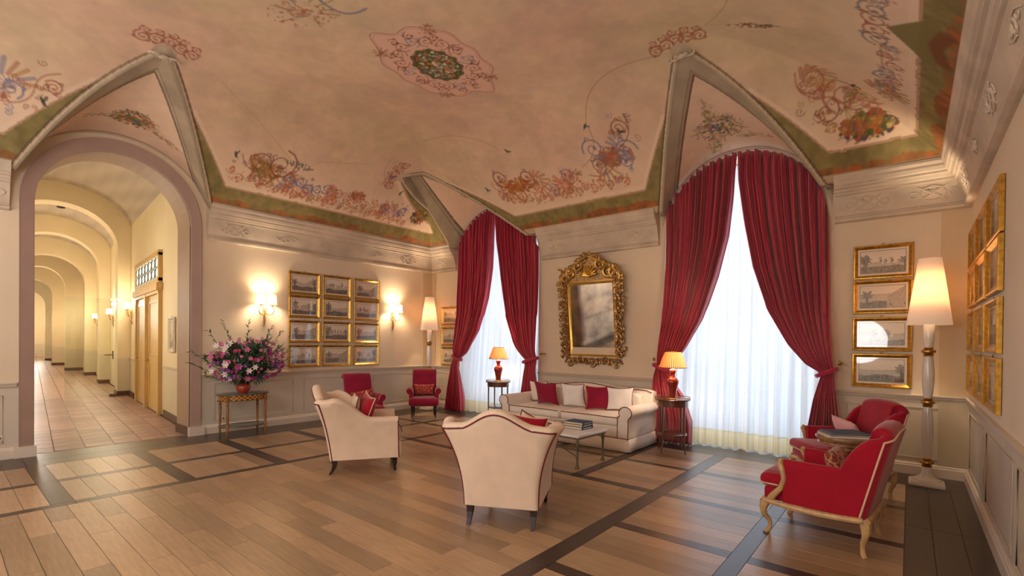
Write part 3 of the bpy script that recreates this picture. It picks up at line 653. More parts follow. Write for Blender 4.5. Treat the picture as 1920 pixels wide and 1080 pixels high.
def bouquet(x, y, rx, ry, nn, cols, seed=0, rmin=.012, rmax=.035, al=.8, rot=0):
    rg = random.Random(seed)
    for k in range(nn):
        q = rg.random()**.6; a = rg.uniform(0, 2*PI); u, v = rx*q*math.cos(a), ry*q*math.sin(a)
        px, py = x+u*math.cos(rot)-v*math.sin(rot), y+u*math.sin(rot)+v*math.cos(rot)
        R_ = rg.uniform(rmin+.004, rmax+.004)*(1.2-q*.55)
        dot(px, py, R_, rg.choice(cols), al, R_*rg.uniform(.4, 1), rg.uniform(0, PI))
    for k in range(nn//12):
        a = rg.uniform(0, 2*PI); L = rg.uniform(.7, 1.25); stroke([(x+rx*.5*math.cos(a), y+ry*.5*math.sin(a)), (x+rx*L*math.cos(a+.1), y+ry*L*math.sin(a+.1))], [.01, .004], rg.choice([OLV, GRN, RD]), .5)
FL = [C3(214, 196, 160), C3(200, 120, 60), C3(90, 110, 150), C3(150, 60, 44), GRN, GRN, OLV, OLV, C3(196, 160, 84), C3(66, 72, 44)]
# central medallion
mx0, my0, ang = 4.06, -3.44, 0.08
def med(u, v): return (mx0+u*math.cos(ang)-v*math.sin(ang), my0+u*math.sin(ang)+v*math.cos(ang))
def medout(k, s_):
    a = 2*PI*k/120; c_, n_ = math.cos(a), math.sin(a); r_ = 1/((abs(c_)/.55)**2.6+(abs(n_)/.70)**2.6)**(1/2.6)
    r_ *= 1+.035*math.cos(10*a)+.2*math.exp(-((abs(math.sin((a-PI/2+.2)/1)))/.16)**2)
    return med(r_*c_*s_, r_*n_*s_)
for s_ in np.linspace(.02, .99, 40): stroke([medout(k, s_) for k in range(121)], .02, C3(232, 190, 170), .62)
stroke([medout(k, 1) for k in range(121)], .008, RB, .65); stroke([medout(k, .955) for k in range(121)], .005, RB, .4)
for k in range(16):
    a = 2*PI*(k+.5)/16; p = med(.385*math.cos(a), .50*math.sin(a)); spiral(p[0], p[1], .095, a+PI, 1 if k % 2 else -1, 1.5, RB if k % 4 else C3(130, 134, 150), .008, True, .75)
for k in range(12):
    a = 2*PI*k/12+.3; p = med(.43*math.cos(a), .62*math.sin(a)); spiral(p[0], p[1], .06, a, -1 if k % 2 else 1, 1.2, RD, .007)
for k in (0, 1, 2, 3): p = med([.36, -.36, .36, -.36][k], [.55, .55, -.55, -.55][k]); bouquet(p[0], p[1], .1, .1, 40, [RB, RB, C3(196, 150, 130), OC], 60+k, .01, .022, .6)
gx_, gy_ = med(0, 0); dot(gx_, gy_, .27, C3(170, 116, 92), .7, .345, ang); dot(gx_, gy_, .25, C3(98, 96, 62), .95, .325, ang)
for k in range(12): a = 2*PI*k/12; p = med(.245*math.cos(a), .315*math.sin(a)); dot(p[0], p[1], .045, C3(98, 96, 62), .9)
bouquet(gx_, gy_, .22, .29, 420, FL+[C3(124, 150, 156)]*4+[C3(230, 218, 184)]*3+[C3(196, 140, 70)]*2, 5, .014, .03, .9, ang)
# lunette bouquets
bouquet(6.46, -.62, .30, .26, 260, [C3(150, 138, 84), OLV, GRN, C3(84, 104, 150), C3(84, 104, 150), C3(206, 130, 80), C3(220, 200, 150), C3(170, 150, 90)], 8, .01, .026, .75)
bouquet(6.30, -.28, .09, .2, 60, [OLV, C3(170, 150, 90)], 9, .008, .018, .6); bouquet(6.85, -.36, .26, .05, 50, [OLV, C3(170, 150, 90)], 10, .008, .016, .6, -.2); bouquet(6.42, -.95, .08, .22, 60, [OLV, C3(170, 150, 90)], 19, .008, .018, .6)
bouquet(1.8, -.62, .20, .17, 130, [C3(70, 90, 150), C3(70, 90, 150), OC, C3(206, 130, 80), OLV, C3(214, 180, 90)], 11, .012, .03, .8); bouquet(2.0, -.45, .2, .08, 50, [C3(214, 170, 90), OC], 12, .01, .02, .6); bouquet(1.75, -.9, .1, .25, 40, [OC, OLV], 22, .01, .02, .5)
bouquet(.52, -5.6, .18, .24, 200, [OLV, GRN, C3(96, 110, 130), OR, OC, C3(150, 130, 80)], 13, .012, .03, .8); bouquet(.40, -5.25, .05, .28, 40, [OLV, RB], 14, .008, .016, .6, .2); bouquet(.5, -5.95, .05, .25, 30, [OLV], 15, .008, .016, .6)
# border scrolls
rinceau([(.95, -4.42), (.78, -4.15), (.72, -3.7), (.70, -3.2)], .2, [RB, RD, BL, RB], 1)
bouquet(.82, -4.02, .13, .26, 110, [OLV, OC, RB, C3(150, 120, 60), C3(206, 150, 110)], 31, .015, .04, .7); spiral(.95, -3.86, .24, 0, 1, 1.5, RD, .014); spiral(.9, -4.16, .17, 2, -1, 1.4, RD, .013)
for k in range(5): spiral(.74+.05*math.sin(k*2), -3.62+k*.15, .09, k, 1 if k % 2 else -1, 1.5, BL, .012)
rinceau([(.72, -2.9), (.72, -1.4)], .12, [RB, OR, C3(120, 120, 140)], 2, .008)
bouquet(.80, -2.45, .09, .16, 80, [OR, RB, C3(206, 140, 110), RD], 32, .012, .03, .75)
bouquet(.72, -.98, .14, .19, 170, [OC, OLV, C3(60, 60, 90), OR, C3(206, 170, 80), GRN], 33, .014, .034, .8);  rinceau([(.78, -1.3), (.74, -1.9)], .13, [C3(90, 90, 140), RB], 23, .009)

rinceau([(2.75, -1.0), (3.1, -.82), (3.8, -.8), (4.4, -.82)], .2, [OR, RD, C3(130, 110, 150), OC], 4)
bouquet(3.25, -.92, .26, .13, 120, [OC, OR, RB, C3(216, 150, 70)], 34, .016, .045, .8); spiral(3.02, -1.1, .17, 1, 1, 1.5, RD, .016); spiral(3.5, -1.0, .16, 2, -1, 1.4, RD, .014)
bouquet(4.3, -.86, .2, .12, 60, [OR, RB, C3(220, 170, 140)], 35, .01, .028, .6)
rinceau([(4.6, -.82), (5.1, -.85), (5.35, -1.15), (5.5, -1.5)], .22, [RD, BL, RB, C3(110, 110, 160)], 5)
bouquet(5.05, -.98, .2, .14, 110, [OC, C3(120, 120, 150), RB, OR, C3(196, 150, 110)], 36, .016, .04, .75); spiral(4.85, -1.15, .17, 3, 1, 1.5, BL, .014); spiral(5.3, -1.0, .18, 0, -1, 1.5, BL, .014)
rinceau([(7.45, -1.35), (7.6, -1.0), (7.9, -.85), (8.2, -.95)], .22, [RB, RD, OC, RB], 6)
bouquet(8.05, -.66, .27, .13, 280, [GRN, GRN, OLV, OC, OR, C3(90, 70, 110), C3(214, 190, 130), C3(176, 60, 40)], 37, .014, .04, .85); spiral(7.85, -1.02, .2, 2, 1, 1.6, RB, .014)
for yy in (-1.45, -1.65): spiral(8.22, yy, .09, 1, 1 if yy < -1.5 else -1, 1.5, BL, .011)
for dy in (-.22, -.08, .08, .22): spiral(8.2, -2.55+dy, .11, dy*9, 1 if dy > 0 else -1, 1.5, RB if abs(dy) < .1 else C3(110, 110, 120), .011)
stroke([(8.22, -1.75), (8.22, -2.25)], .007, RD, .5); stroke([(8.2, -2.85), (8.15, -3.3)], .007, RD, .5)
# pointed cartouche of green on the right wall border
for i in range(27): stroke([(8.56, -2.25-i*.025), (8.53-.24*(1-abs(i-13)/13), -2.25-i*.025)], .02, C3(128, 118, 72), .9)
for i in range(16): dot(8.62-.06*(1-abs(i-7.5)/8), -2.34-i*.031, .05, C3(124, 74, 48), .5)
# acanthus masses, vases and blossoms that fill the border scrolls
def acanthus(x, y_, r, a0, cols, seed):
    rg = random.Random(seed)
    for k in range(9):
        a = a0+(k-4)*.34; L = r*(1-.08*abs(k-4)); stroke([(x, y_), (x+L*.5*math.cos(a), y_+L*.5*math.sin(a)), (x+L*math.cos(a+.35), y_+L*math.sin(a+.35))], [.006, .02, .004], rg.choice(cols), .6)
for (x, y_, r_, a0, cc, sd) in ((.82, -4.25, .28, 1.2, [OC, OLV, RB], 1), (.78, -3.75, .26, 1.8, [RB, BL, OR], 2), (.74, -3.0, .2, 1.5, [OR, RB], 3), (.72, -1.9, .2, 1.7, [OR, RB, BL], 4), (2.9, -.95, .3, .3, [OC, OR, RD], 6), (3.6, -.88, .3, -.4, [OC, OR, RB], 7), (4.15, -.84, .24, 1.9, [OR, RB], 8), (4.8, -.92, .3, .2, [OC, RB, BL], 9), (5.3, -1.1, .3, 2.2, [RB, BL, OC], 10), (7.55, -1.2, .28, -.8, [OC, RB], 11), (7.85, -.86, .32, 0, [OC, OLV, RB], 12), (8.2, -1.25, .26, -1.4, [OC, RB, OLV], 13), (.95, -6.75, .3, -.6, [RB, OC, BL], 14)):
    acanthus(x, y_, r_, a0, cc, sd)
rinceau([(8.25, -1.1), (8.28, -1.9), (8.26, -2.3)], .1, [RB, C3(130, 130, 140)], 26, .008); rinceau([(8.26, -2.85), (8.26, -4.2)], .1, [RB, C3(130, 130, 140)], 27, .008)
rinceau([(.70, -4.55), (.64, -4.3), (.60, -3.2), (.58, -1.2)], .09, [RB, OC, OR], 28, .007); rinceau([(2.75, -.85), (3.4, -.66), (5.2, -.66)], .09, [RB, OC, OR], 29, .007); rinceau([(7.55, -.85), (7.8, -.68), (8.2, -.66)], .09, [RB, OC], 30, .007)
# left bay beyond the arch
rinceau([(.8, -6.85), (.95, -6.6), (1.25, -6.4)], .2, [RB, RD, BL], 7); bouquet(.85, -6.95, .15, .2, 60, [RB, C3(110, 110, 150), OC], 38, .014, .035, .7)
# crests above the three lunette tips
for (x, y_, dx, dy) in ((6.47, -2.14, 0, -1), (1.37, -1.96, 0, -1), (2.08, -5.635, 1, 0)):
    px_, py_ = -dy, dx
    for k in (-2, -1, 0, 1, 2):
        cx_, cy_ = x+px_*k*.115+dx*(.1-.035*abs(k)), y_+py_*k*.115+dy*(.1-.035*abs(k)); spiral(cx_, cy_, .085, k+1.5, 1 if k > 0 else -1, 1.6, RB, .012)
        spiral(cx_+dx*.11, cy_+dy*.11, .05, k, -1 if k > 0 else 1, 1.3, RB, .009)
    dot(x-dx*.08, y_-dy*.08, .11, C3(190, 172, 148), .95)
# thin festoon lines, birds and little garlands
def arc(p0, p1, sag, n_=14):
    p0, p1 = np.array(p0), np.array(p1); d = p1-p0; nn = np.array([-d[1], d[0]]); return [p0+d*t+nn*sag*4*t*(1-t) for t in np.linspace(0, 1, n_)]
stroke(arc((6.25, -2.1), (4.95, -1.5), .22), .006, RD, .5); stroke(arc((4.95, -1.5), (4.55, -.95), -.2), .006, RD, .5); stroke(arc((2.3, -2.2), (3.4, -1.55), -.16), .006, OLV, .5)
stroke(arc((1.75, -2.3), (1.2, -2.15), .15), .006, RD, .4); stroke([(2.0, -5.2), (1.05, -3.75)], .005, C3(190, 150, 120), .6); stroke([(1.4, -2.6), (1.15, -3.4)], .005, RD, .3)
stroke(arc((6.8, -2.3), (7.2, -2.9), .1), .006, OLV, .4); stroke([(6.75, -2.3), (7.6, -2.15)], .007, C3(180, 160, 130), .5)
def bird(x, y_, s_=.05, col=C3(64, 74, 66)): dot(x, y_, s_, col, .85, s_*.35, x*3); stroke([(x-s_, y_+s_), (x, y_), (x+s_*1.1, y_+s_*.5)], [.004, .012, .004], col, .8)
for x, y_ in ((.92, -4.5), (5.35, -1.28), (4.92, -1.5), (7.95, -1.15), (.9, -6.5), (3.5, -1.5), (1.05, -1.7), (2.6, -.98), (.75, -1.15)): bird(x, y_)
bouquet(1.02, -3.6, .05, .26, 50, [C3(96, 110, 110), RB, OLV, BL], 41, .01, .02, .7); bouquet(7.22, -2.2, .24, .05, 60, [RD, OLV, C3(96, 90, 84)], 42, .008, .016, .7, .1); bouquet(1.3, -2.05, .06, .08, 20, [C3(96, 90, 120)], 43, .01, .02, .6)
bouquet(3.7, -4.9, .4, .22, 120, [C3(180, 110, 70), C3(110, 120, 140), RB, C3(200, 150, 110)], 44, .01, .022, .6, .6); stroke(arc((4.0, -4.9), (4.25, -4.55), .3), .014, C3(100, 120, 150), .7)
Z2 = Z.copy(); bump_ = (np.clip(1-np.abs(DG-.07)/.14, 0, 1)); Z2 -= .022*np.clip(bump_*2.4, 0, 1)
V = np.stack([X, Y, Z2], -1).reshape(-1, 3).astype(np.float32); me = bpy.data.meshes.new('ceiling')
idx = np.arange(nx*ny).reshape(ny, nx); Q = np.stack([idx[:-1, :-1], idx[:-1, 1:], idx[1:, 1:], idx[1:, :-1]], -1).reshape(-1, 4)
me.vertices.add(len(V)); me.vertices.foreach_set('co', V.ravel()); me.loops.add(Q.size); me.loops.foreach_set('vertex_index', Q.ravel().astype(np.int32))
me.polygons.add(len(Q)); me.polygons.foreach_set('loop_start', (np.arange(len(Q))*4).astype(np.int32)); me.polygons.foreach_set('use_smooth', np.ones(len(Q), bool)); me.update(calc_edges=True)
ca = me.color_attributes.new('paint', 'FLOAT_COLOR', 'POINT'); ca.data.foreach_set('color', np.concatenate([Cc.reshape(-1, 3), np.ones((nx*ny, 1))], 1).astype(np.float32).ravel())
me.materials.append(M_ceiling); ceil = bpy.data.objects.new('ceiling', me); COL.objects.link(ceil); ceil['kind'] = 'structure'; ceil['label'] = 'frescoed vault with painted garlands and three lunettes'
# carved keystones at the lunette tips
for k, (x, y_, rz) in enumerate(((6.47, -2.04, PI), (1.37, -1.86, PI), (1.98, -5.635, PI/2))):
    zc = float(Vd(np.array([2.04, 1.6, 1.98][k])))-.035; T = TR(x, y_, zc) @ Rz(rz); b = MB()
    for sx in (-1, 1): b.tube([T @ Vector((sx*(.03+.055*t+.035*math.cos(4.5*t)), .03*math.sin(4.5*t), -.01)) for t in np.linspace(0, 1.6, 14)], .014, 6)
    b.sphere((0, 0, -.01), .05, 8, 5, (1.2, .7, .5), T)
    struct('trim_%d' % (15+k), b, M_cornice, smooth=True, label='carved keystone at a lunette tip')

# ------------------------------------------------------------------ windows, sheers, drapes
for wi, (cx, rr, z) in enumerate(WIN):
    w = tag(bpy.data.objects.new('window_%d' % (wi+1), None), kind='structure', label='tall arched window behind the %s sheer curtain' % ('narrower left' if wi == 0 else 'wide right')); COL.objects.link(w); w.location = (cx, .36, 0)
    fb = MB(); inn = [(-rr+.08, .0)]+arch_pts(0, rr-.08, z)+[(rr-.08, .0)]; out = [(-rr-.01, 0)]+arch_pts(0, rr+.01, z)+[(rr+.01, 0)]
    V = []; F = []
    for (a1, z1), (a2, z2) in zip(inn, out): V += [(a1, -.03, z1), (a1, .03, z1), (a2, .03, z2), (a2, -.03, z2)]
    for i in range(len(inn)-1):
        for k in range(4): F.append((i*4+k, i*4+(k+1) % 4, (i+1)*4+(k+1) % 4, (i+1)*4+k))
    fb.add(V, F); fb.box(-rr, rr, -.03, .03, 0, .12); fb.build('window_frame', M_trimwhite, w, smooth=False)
    MB().box(-.05, .05, -.035, .035, .1, z).build('mullion', M_trimwhite, w, smooth=False)
    for zz in (1.0, 2.05, z): MB().box(-rr+.05, rr-.05, -.025, .025, zz-.025, zz+.025).build('glazing_bar', M_trimwhite, w, smooth=False)
    pb = MB().box(-rr+.05, -.05, -.004, .004, .12, z); pb.build('pane', M_pane, w, smooth=False); MB().box(.05, rr-.05, -.004, .004, .12, z).build('pane', M_pane, w, smooth=False)
    o = MB().poly([(-rr+.06, z)]+arch_pts(0, rr-.07, z)[1:-1]+[(rr-.06, z)], -.004, .004, axis='y').build('pane', M_pane, w, smooth=False); tri_ngons(o)
    # sheer: a pleated sheet falling in front of the niche
    sh = thing('sheer_curtain', ['white voile sheer with cream hem behind the drapes nearer the corner', 'wide white voile sheer with cream hem on the larger window'][wi], 'curtain', (cx, 0, 0), 0, 'voile sheers')
    nu, nv = 200, 26
    def sheet(z0f, z1f, nm, m_, off=0.):
        V = []; F = []
        for i in range(nu+1):
            u = i/nu; x = -rr+.02+u*(2*rr-.04); zt = z+math.sqrt(max(0, rr*rr-x*x))-.02 if abs(x) < rr else z
            zt = min(zt, z+.95); A = .042*(1+.35*math.sin(u*9+wi)); ph = u*2*PI*13+1.3*math.sin(u*11+wi*2)
            for j in range(nv+1):
                v = j/nv; zz = lerp(z0f(zt), z1f(zt), v); yy_ = .08-.13*(1-sm(zz/2.2))+A*math.sin(ph+.3*math.sin(zz*2))*(.7+.3*(1-zz/4))+.01*math.sin(u*2*PI*39)
                V.append((x*(1+.004*math.sin(zz*3+i)), yy_+off, zz))
        for i in range(nu):
            for j in range(nv): a = i*(nv+1)+j; F.append((a, a+nv+1, a+nv+2, a+1))
        return mesh_obj(nm, V, F, m_, sh)
    sheet(lambda t: .24, lambda t: t, 'voile', M_sheer); sheet(lambda t: .012, lambda t: .25, 'hem', M_hem, -.001)
    rod = MB(); rod.tube([(-rr+.0, .16, z+.35), (rr-.0, .16, z+.35)], .012, 6); rod.build('rod', M_brass, sh)
# drapes. tables: x of the outer and inner edge against height z
DR = [
 dict(w=0, side=-1, outer=[(0, .80), (.5, .88), (1.12, .985), (1.4, .98), (2.0, 1.0), (3.3, .95)], inner=[(0, 1.28), (.3, 1.27), (.8, 1.2), (1.10, 1.13), (1.17, 1.25), (1.26, 1.42), (1.7, 1.69), (2.35, 1.86), (3.0, 1.92), (3.63, 1.945), (4.1, 1.98)], tie=1.14, lab='plum-crimson silk drape tied back beside the small corner prints'),
 dict(w=0, side=1, outer=[(0, 3.22), (.7, 3.20), (1.3, 3.16), (1.9, 3.12), (3.3, 3.07)], inner=[(0, 2.78), (.5, 2.84), (1.0, 2.93), (1.16, 2.9), (1.3, 2.76), (1.45, 2.635), (2.0, 2.36), (2.76, 2.17), (3.5, 2.03), (4.1, 1.98)], tie=1.15, lab='crimson silk drape tied back left of the gilt mirror'),
 dict(w=1, side=-1, outer=[(0, 5.40), (.6, 5.40), (1.02, 5.43), (1.2, 5.47), (1.85, 5.51), (2.66, 5.53), (3.4, 5.52)], inner=[(0, 6.0), (.35, 6.0), (.73, 5.88), (1.08, 5.66), (1.16, 5.68), (1.25, 5.78), (1.40, 5.905), (1.84, 6.13), (2.44, 6.32), (3.03, 6.455), (3.55, 6.51), (4.1, 6.54)], tie=1.12, lab='crimson silk drape tied back behind the right lamp table'),
 dict(w=1, side=1, outer=[(0, 7.83), (.55, 7.79), (1.14, 7.73), (1.54, 7.69), (1.8, 7.67), (2.5, 7.65), (3.3, 7.625)], inner=[(0, 7.38), (.37, 7.45), (.8, 7.52), (1.12, 7.60), (1.17, 7.55), (1.2, 7.47), (1.5, 7.225), (1.96, 6.97), (2.55, 6.78), (3.15, 6.66), (3.76, 6.57), (4.1, 6.555)], tie=1.15, lab='crimson silk drape tied back beside the column of four prints')]
for di, d in enumerate(DR):
    cx, rr, z = WIN[d['w']]; rr = rr+.012; root = thing('drape', d['lab'], 'curtain', (cx, -.10, 0), 0, 'crimson drapes')
    nu, nv = 220, 60; V = []; F = []; UV = []
    rg = random.Random(di); amps = [rg.uniform(.6, 1.3) for _ in range(40)]
    for i in range(nu+1):
        u = i/nu
        xin, xo = pl(d['inner'], 4.05), pl(d['outer'], 3.3); xt = lerp(xo, xin, u); dx = max(-rr, min(rr, xt-cx)); zt = z+math.sqrt(max(0, rr*rr-dx*dx))*1.0
        zt = max(zt, z+.0)
        for j in range(nv+1):
            v = j/nv
            zz = lerp(zt, d['tie'], v/.62) if v < .62 else lerp(d['tie'], .015, (v-.62)/.38)
            k = sm((zz-d['tie'])/1.4) if zz > d['tie'] else sm((d['tie']-zz)/.9)
            xo_, xi_ = pl(d['outer'], zz), pl(d['inner'], zz); x = lerp(xo_, xi_, u)
            if v < .62:   # keep under the arch near the top
                dxx = x-cx; lim = math.sqrt(max(.0001, rr*rr-max(0, zz-z)**2)) if zz > z else 9
                x = cx+max(-lim, min(lim, dxx))
            wdt = abs(xi_-xo_); A = (.014+.05*k)*amps[int(u*9.99)]
            ph = u*2*PI*10+1.1*math.sin(u*7+di)+.5*math.sin(zz*1.3+di+u*4)
            fold = A*math.sin(ph)+A*.45*math.sin(ph*2.3+zz)
            tieb = math.exp(-((zz-d['tie'])/.12)**2)*.05
            rf = .016*math.sin(u*2*PI*44+zz*8)*math.exp(-((zt-zz)/.12)**2) if zz > z-.3 else 0
            yy_ = .015+fold-.06*sm((3.1-zz)/1.3)-.08*sm((2.2-zz)/1.2)-.05*(1-k)*(zz < 2) + rf + (tieb if zz < 1.5 else 0)
            V.append((x-cx, yy_, zz)); UV.append((u, v))
    for i in range(nu):
        for j in range(nv): a = i*(nv+1)+j; F.append((a, a+nv+1, a+nv+2, a+1) if d['side'] < 0 else (a, a+1, a+nv+2, a+nv+1))
    o = mesh_obj('cloth', V, F, M_curtain, root, ang=80); uvl = o.data.uv_layers.new(name='UVMap')
    li = np.empty(len(o.data.loops), np.int32); o.data.loops.foreach_get('vertex_index', li); uvl.data.foreach_set('uv', np.array(UV, np.float32)[li].ravel())
    md = o.modifiers.new('thickness', 'SOLIDIFY'); md.thickness = .004
    xa, xb = pl(d['outer'], d['tie']), pl(d['inner'], d['tie']-.01); xm, hwid = (xa+xb)/2-cx, abs(xb-xa)/2+.035; b = MB()
    b.tube([(xm+hwid*math.cos(a), -.13+.09*math.sin(a), d['tie']+.05*math.cos(a)*(-d['side'])*-1) for a in np.linspace(0, 2*PI, 21)[:-1]], .028, 8, closed=True, flat=.6)
    b.build('tieback', M_curtain, root)
    b = MB(); hx = xa-cx+d['side']*.05; b.tube([(hx, .1, d['tie']+.12), (hx, -.05, d['tie']+.12)], .012, 8); b.sphere((hx, -.06, d['tie']+.12), .03, 10, 6); b.build('holdback_knob', M_brass, root)

# ------------------------------------------------------------------ framed engravings
def engraving(w, h, seed, kind):
    nxp, nyp = 76, max(24, int(76*h/w)); rg = np.random.default_rng(seed); U, Vv = np.meshgrid(np.linspace(0, 1, nxp), np.linspace(0, 1, nyp))
    def n1d(n_, s):
        k = rg.random(n_+2); x = np.linspace(0, n_, s); i = x.astype(int); t = x-i; t = t*t*(3-2*t); return k[i]*(1-t)+k[i+1]*t
    hz = .42+.1*rg.random(); hills = hz+.16*n1d(4, nxp)*(.4+rg.random()); ground = hz-.12-.1*n1d(5, nxp)
    tex = rg.random((nyp, nxp))
    I = .80-.10*(Vv > .75)*tex+.03*np.sin(Vv*60)*(Vv > hz)
    I = np.where(Vv < hills[None], .60-.15*tex, I); I = np.where(Vv < hz-.02, .66-.22*tex, I); I = np.where(Vv < ground[None], .42-.28*tex, I); I = np.where(Vv < .12, .34-.2*tex, I)
    def tree(cx, cy, r_):
        nonlocal I
        a = np.arctan2(Vv-cy, U-cx); d = np.hypot((U-cx)*w/h, Vv-cy); m_ = d < r_*(.75+.25*np.sin(a*7+seed)+.15*tex)
        I = np.where(m_, .22+.22*tex, I); I = np.where((np.abs(U-cx) < .012) & (Vv < cy) & (Vv > .12), .2, I)
    if kind in (0, 3):
        for k in range(3): tree(rg.choice([.12, .16, .86, .9])+.04*rg.random(), .5+.2*rg.random(), .16+.06*rg.random())
    if kind in (1, 3):
        for k in range(5):
            x0 = .25+.5*rg.random(); ww = .04+.07*rg.random(); hh = .08+.18*rg.random(); I = np.where((np.abs(U-x0) < ww) & (Vv > hz-.05) & (Vv < hz+hh), .5+.3*(U > x0)-.1*tex, I)
            I = np.where((np.abs(U-x0) < ww*.25) & (Vv > hz+.02) & (Vv < hz+hh*.5), .25, I)
    if kind == 2:
        I = np.where((U > .6) & (Vv < hz+.5*(U-.6)/.4*rg.uniform(.6, 1)), .34+.22*tex, I); tree(.2, .55, .2)
    for k in range(14):
        x0, y0 = rg.random(), .12+.2*rg.random(); I = np.where(((U-x0)/.012)**2+((Vv-y0)/.04)**2 < 1, .2, I)
    mg = (U < .045) | (U > .955) | (Vv < .08) | (Vv > .93); ln = ((np.abs(U-.05) < .006) | (np.abs(U-.95) < .006) | (np.abs(Vv-.085) < .012) | (np.abs(Vv-.925) < .012)) & ~mg
    I = np.where(mg, .86, I); I = np.where(ln, .3, I)
    paper = np.array(srgb(242, 226, 204)); ink = np.array(srgb(44, 38, 38)); I = np.clip((I-.12)/.62, 0, 1)[..., None]; col = ink*(1-I)+paper*I
    Vx = [(( u-.5)*w, 0, (v-.5)*h) for v in np.linspace(0, 1, nyp) for u in np.linspace(0, 1, nxp)]
    F = [(j*nxp+i, j*nxp+i+1, (j+1)*nxp+i+1, (j+1)*nxp+i) for j in range(nyp-1) for i in range(nxp-1)]
    return Vx, F, np.concatenate([col.reshape(-1, 3), np.ones((nxp*nyp, 1))], 1)
FPROF = [(0, 0), (0, .022), (.006, .03), (.016, .032), (.026, .024), (.032, .018), (.04, .014), (.044, .008), (.044, 0)]   # inward offset, depth
def frame_mesh(w, h, prof):
    V = []; F = []; k = len(prof)
    for sx, sz in ((-1, -1), (1, -1), (1, 1), (-1, 1)):
        for o_, d in prof: V.append((sx*(w/2-o_), -d, sz*(h/2-o_)))
    for i in range(4):
        j = (i+1) % 4
        for q in range(k-1): F.append((i*k+q, j*k+q, j*k+q+1, i*k+q+1))
    return V, F
_fr = {}
def framed(loc, rz, w, h, seed, label, group, frame_m=None, kind=None, tilt=0.):
    root = thing('framed_engraving', label, 'picture', loc, rz, group); root.rotation_euler = (tilt, 0, rz)
    key = (w, h)
    if key not in _fr:
        V, F = frame_mesh(w, h, FPROF); o = mesh_obj('frame', V, F, frame_m or M_gold, root, ang=30); s = MB().box(-w/2+.045, w/2-.045, -.0085, -.0075, -h/2+.045, h/2-.045).build('glass', M_glass, root, smooth=False)
        bk = MB().box(-w/2+.003, w/2-.003, -.003, 0, -h/2+.003, h/2-.003).build('backing', M_brown_frame, root, smooth=False)
        rg_ = MB(); rg_.tube([(.012*math.cos(a), -.012, h/2+.010+.012*math.sin(a)) for a in np.linspace(0, 2*PI, 9)[:-1]], .003, 5, closed=True); rgo = rg_.build('hanging_ring', M_brass, root)
        _fr[key] = (o.data, s.data, bk.data, rgo.data)
    else:
        for nm, dd in zip(('frame', 'glass', 'backing', 'hanging_ring'), _fr[key]):
            o = bpy.data.objects.new(nm, dd); COL.objects.link(o); o.parent = root
            if nm == 'frame' and frame_m: o.material_slots[0].link = 'OBJECT'; o.material_slots[0].material = frame_m
    V, F, C4 = engraving(w-.085, h-.085, seed, kind if kind is not None else seed % 4)
    p = mesh_obj('print', V, F, M_print, root, smooth=False); p.location = (0, -.006, 0)
    a = p.data.color_attributes.new('paint', 'FLOAT_COLOR', 'POINT'); a.data.foreach_set('color', C4.astype(np.float32).ravel()); return root
ROWZ = [2.50, 2.08, 1.63, 1.19]; ROWN = ['top', 'second', 'third', 'bottom']
FH = .405
for rI, zc in enumerate(ROWZ):
    for cI, yc in enumerate((-3.005, -2.37, -1.715)):
        framed((.004, yc, zc), PI/2, .585, FH, 100+rI*3+cI, 'gilt-framed engraving between the sconces, %s row, %s' % (ROWN[rI], ['column nearest the bouquet', 'middle column', 'column nearest the corner lamp'][cI]), 'engravings between the wall sconces')
for rI, zc in enumerate(ROWZ):
    framed((8.18, -.004, zc), 0, .57, FH, 200+rI, 'gilt-framed engraving behind the tall right floor lamp, %s of the stack of four' % ROWN[rI], 'column of four engravings', kind=[3, 2, 1, 0][rI])
for rI, zc in enumerate(ROWZ[1:]):
    framed((.64, -.004, zc-.04), 0, .56, FH, 220+rI, 'gilt-framed engraving half hidden by the left drape, %s of three' % ['topmost', 'middle', 'lowest'][rI], 'column of three engravings by the corner')
for rI, zc in enumerate(ROWZ):
    for cI, yc in enumerate((-.50, -1.28, -2.10)):
        framed((LX-.004, yc, zc+.02), -PI/2, .72, FH, 300+rI*3+cI, 'gilt-framed engraving on the right-hand wall, %s row, %s' % (ROWN[rI], ['nearest the corner', 'centre column', 'column closest to the viewer'][cI]), 'engravings on the right-hand wall')

# ------------------------------------------------------------------ gilt mirror
mz, mx_ = 1.90, 4.225
mir = thing('gilt_mirror', 'ornate carved giltwood mirror with shell crest above the sofa', 'mirror', (mx_, -.03, mz)); mir.rotation_euler = (math.radians(6), 0, 0)
gw, gh = .42, .60      # half size of the glass
V, F = frame_mesh(2*gw+.12, 2*gh+.12, [(0, 0), (0, .03), (.012, .045), (.03, .05), (.045, .035), (.06, .03), (.07, .02), (.07, 0)])
mesh_obj('inner_frame', V, F, M_goldbright, mir, ang=30)
MB().box(-gw, gw, -.022, -.018, -gh, gh).build('mirror_glass', M_mirror, mir, smooth=False)
MB().box(-gw-.1, gw+.1, -.012, 0, -gh-.08, gh+.08).build('backboard', M_brown_frame, mir, smooth=False)
def scroll(b, x, z, r, a0, dirn, y=-.05, turns=1.4, w=.022, seg=6):
    T = np.linspace(0, 1, 18); b.tube([(x+r*(1-.8*t)*math.cos(a0+dirn*2*PI*turns*t), y-.02*math.sin(PI*t), z+r*(1-.8*t)*math.sin(a0+dirn*2*PI*turns*t)) for t in T], [w*(1-.5*t) for t in T], seg)
    b.sphere((x, y-.015, z), r*.28, 7, 5, (1, .8, 1))
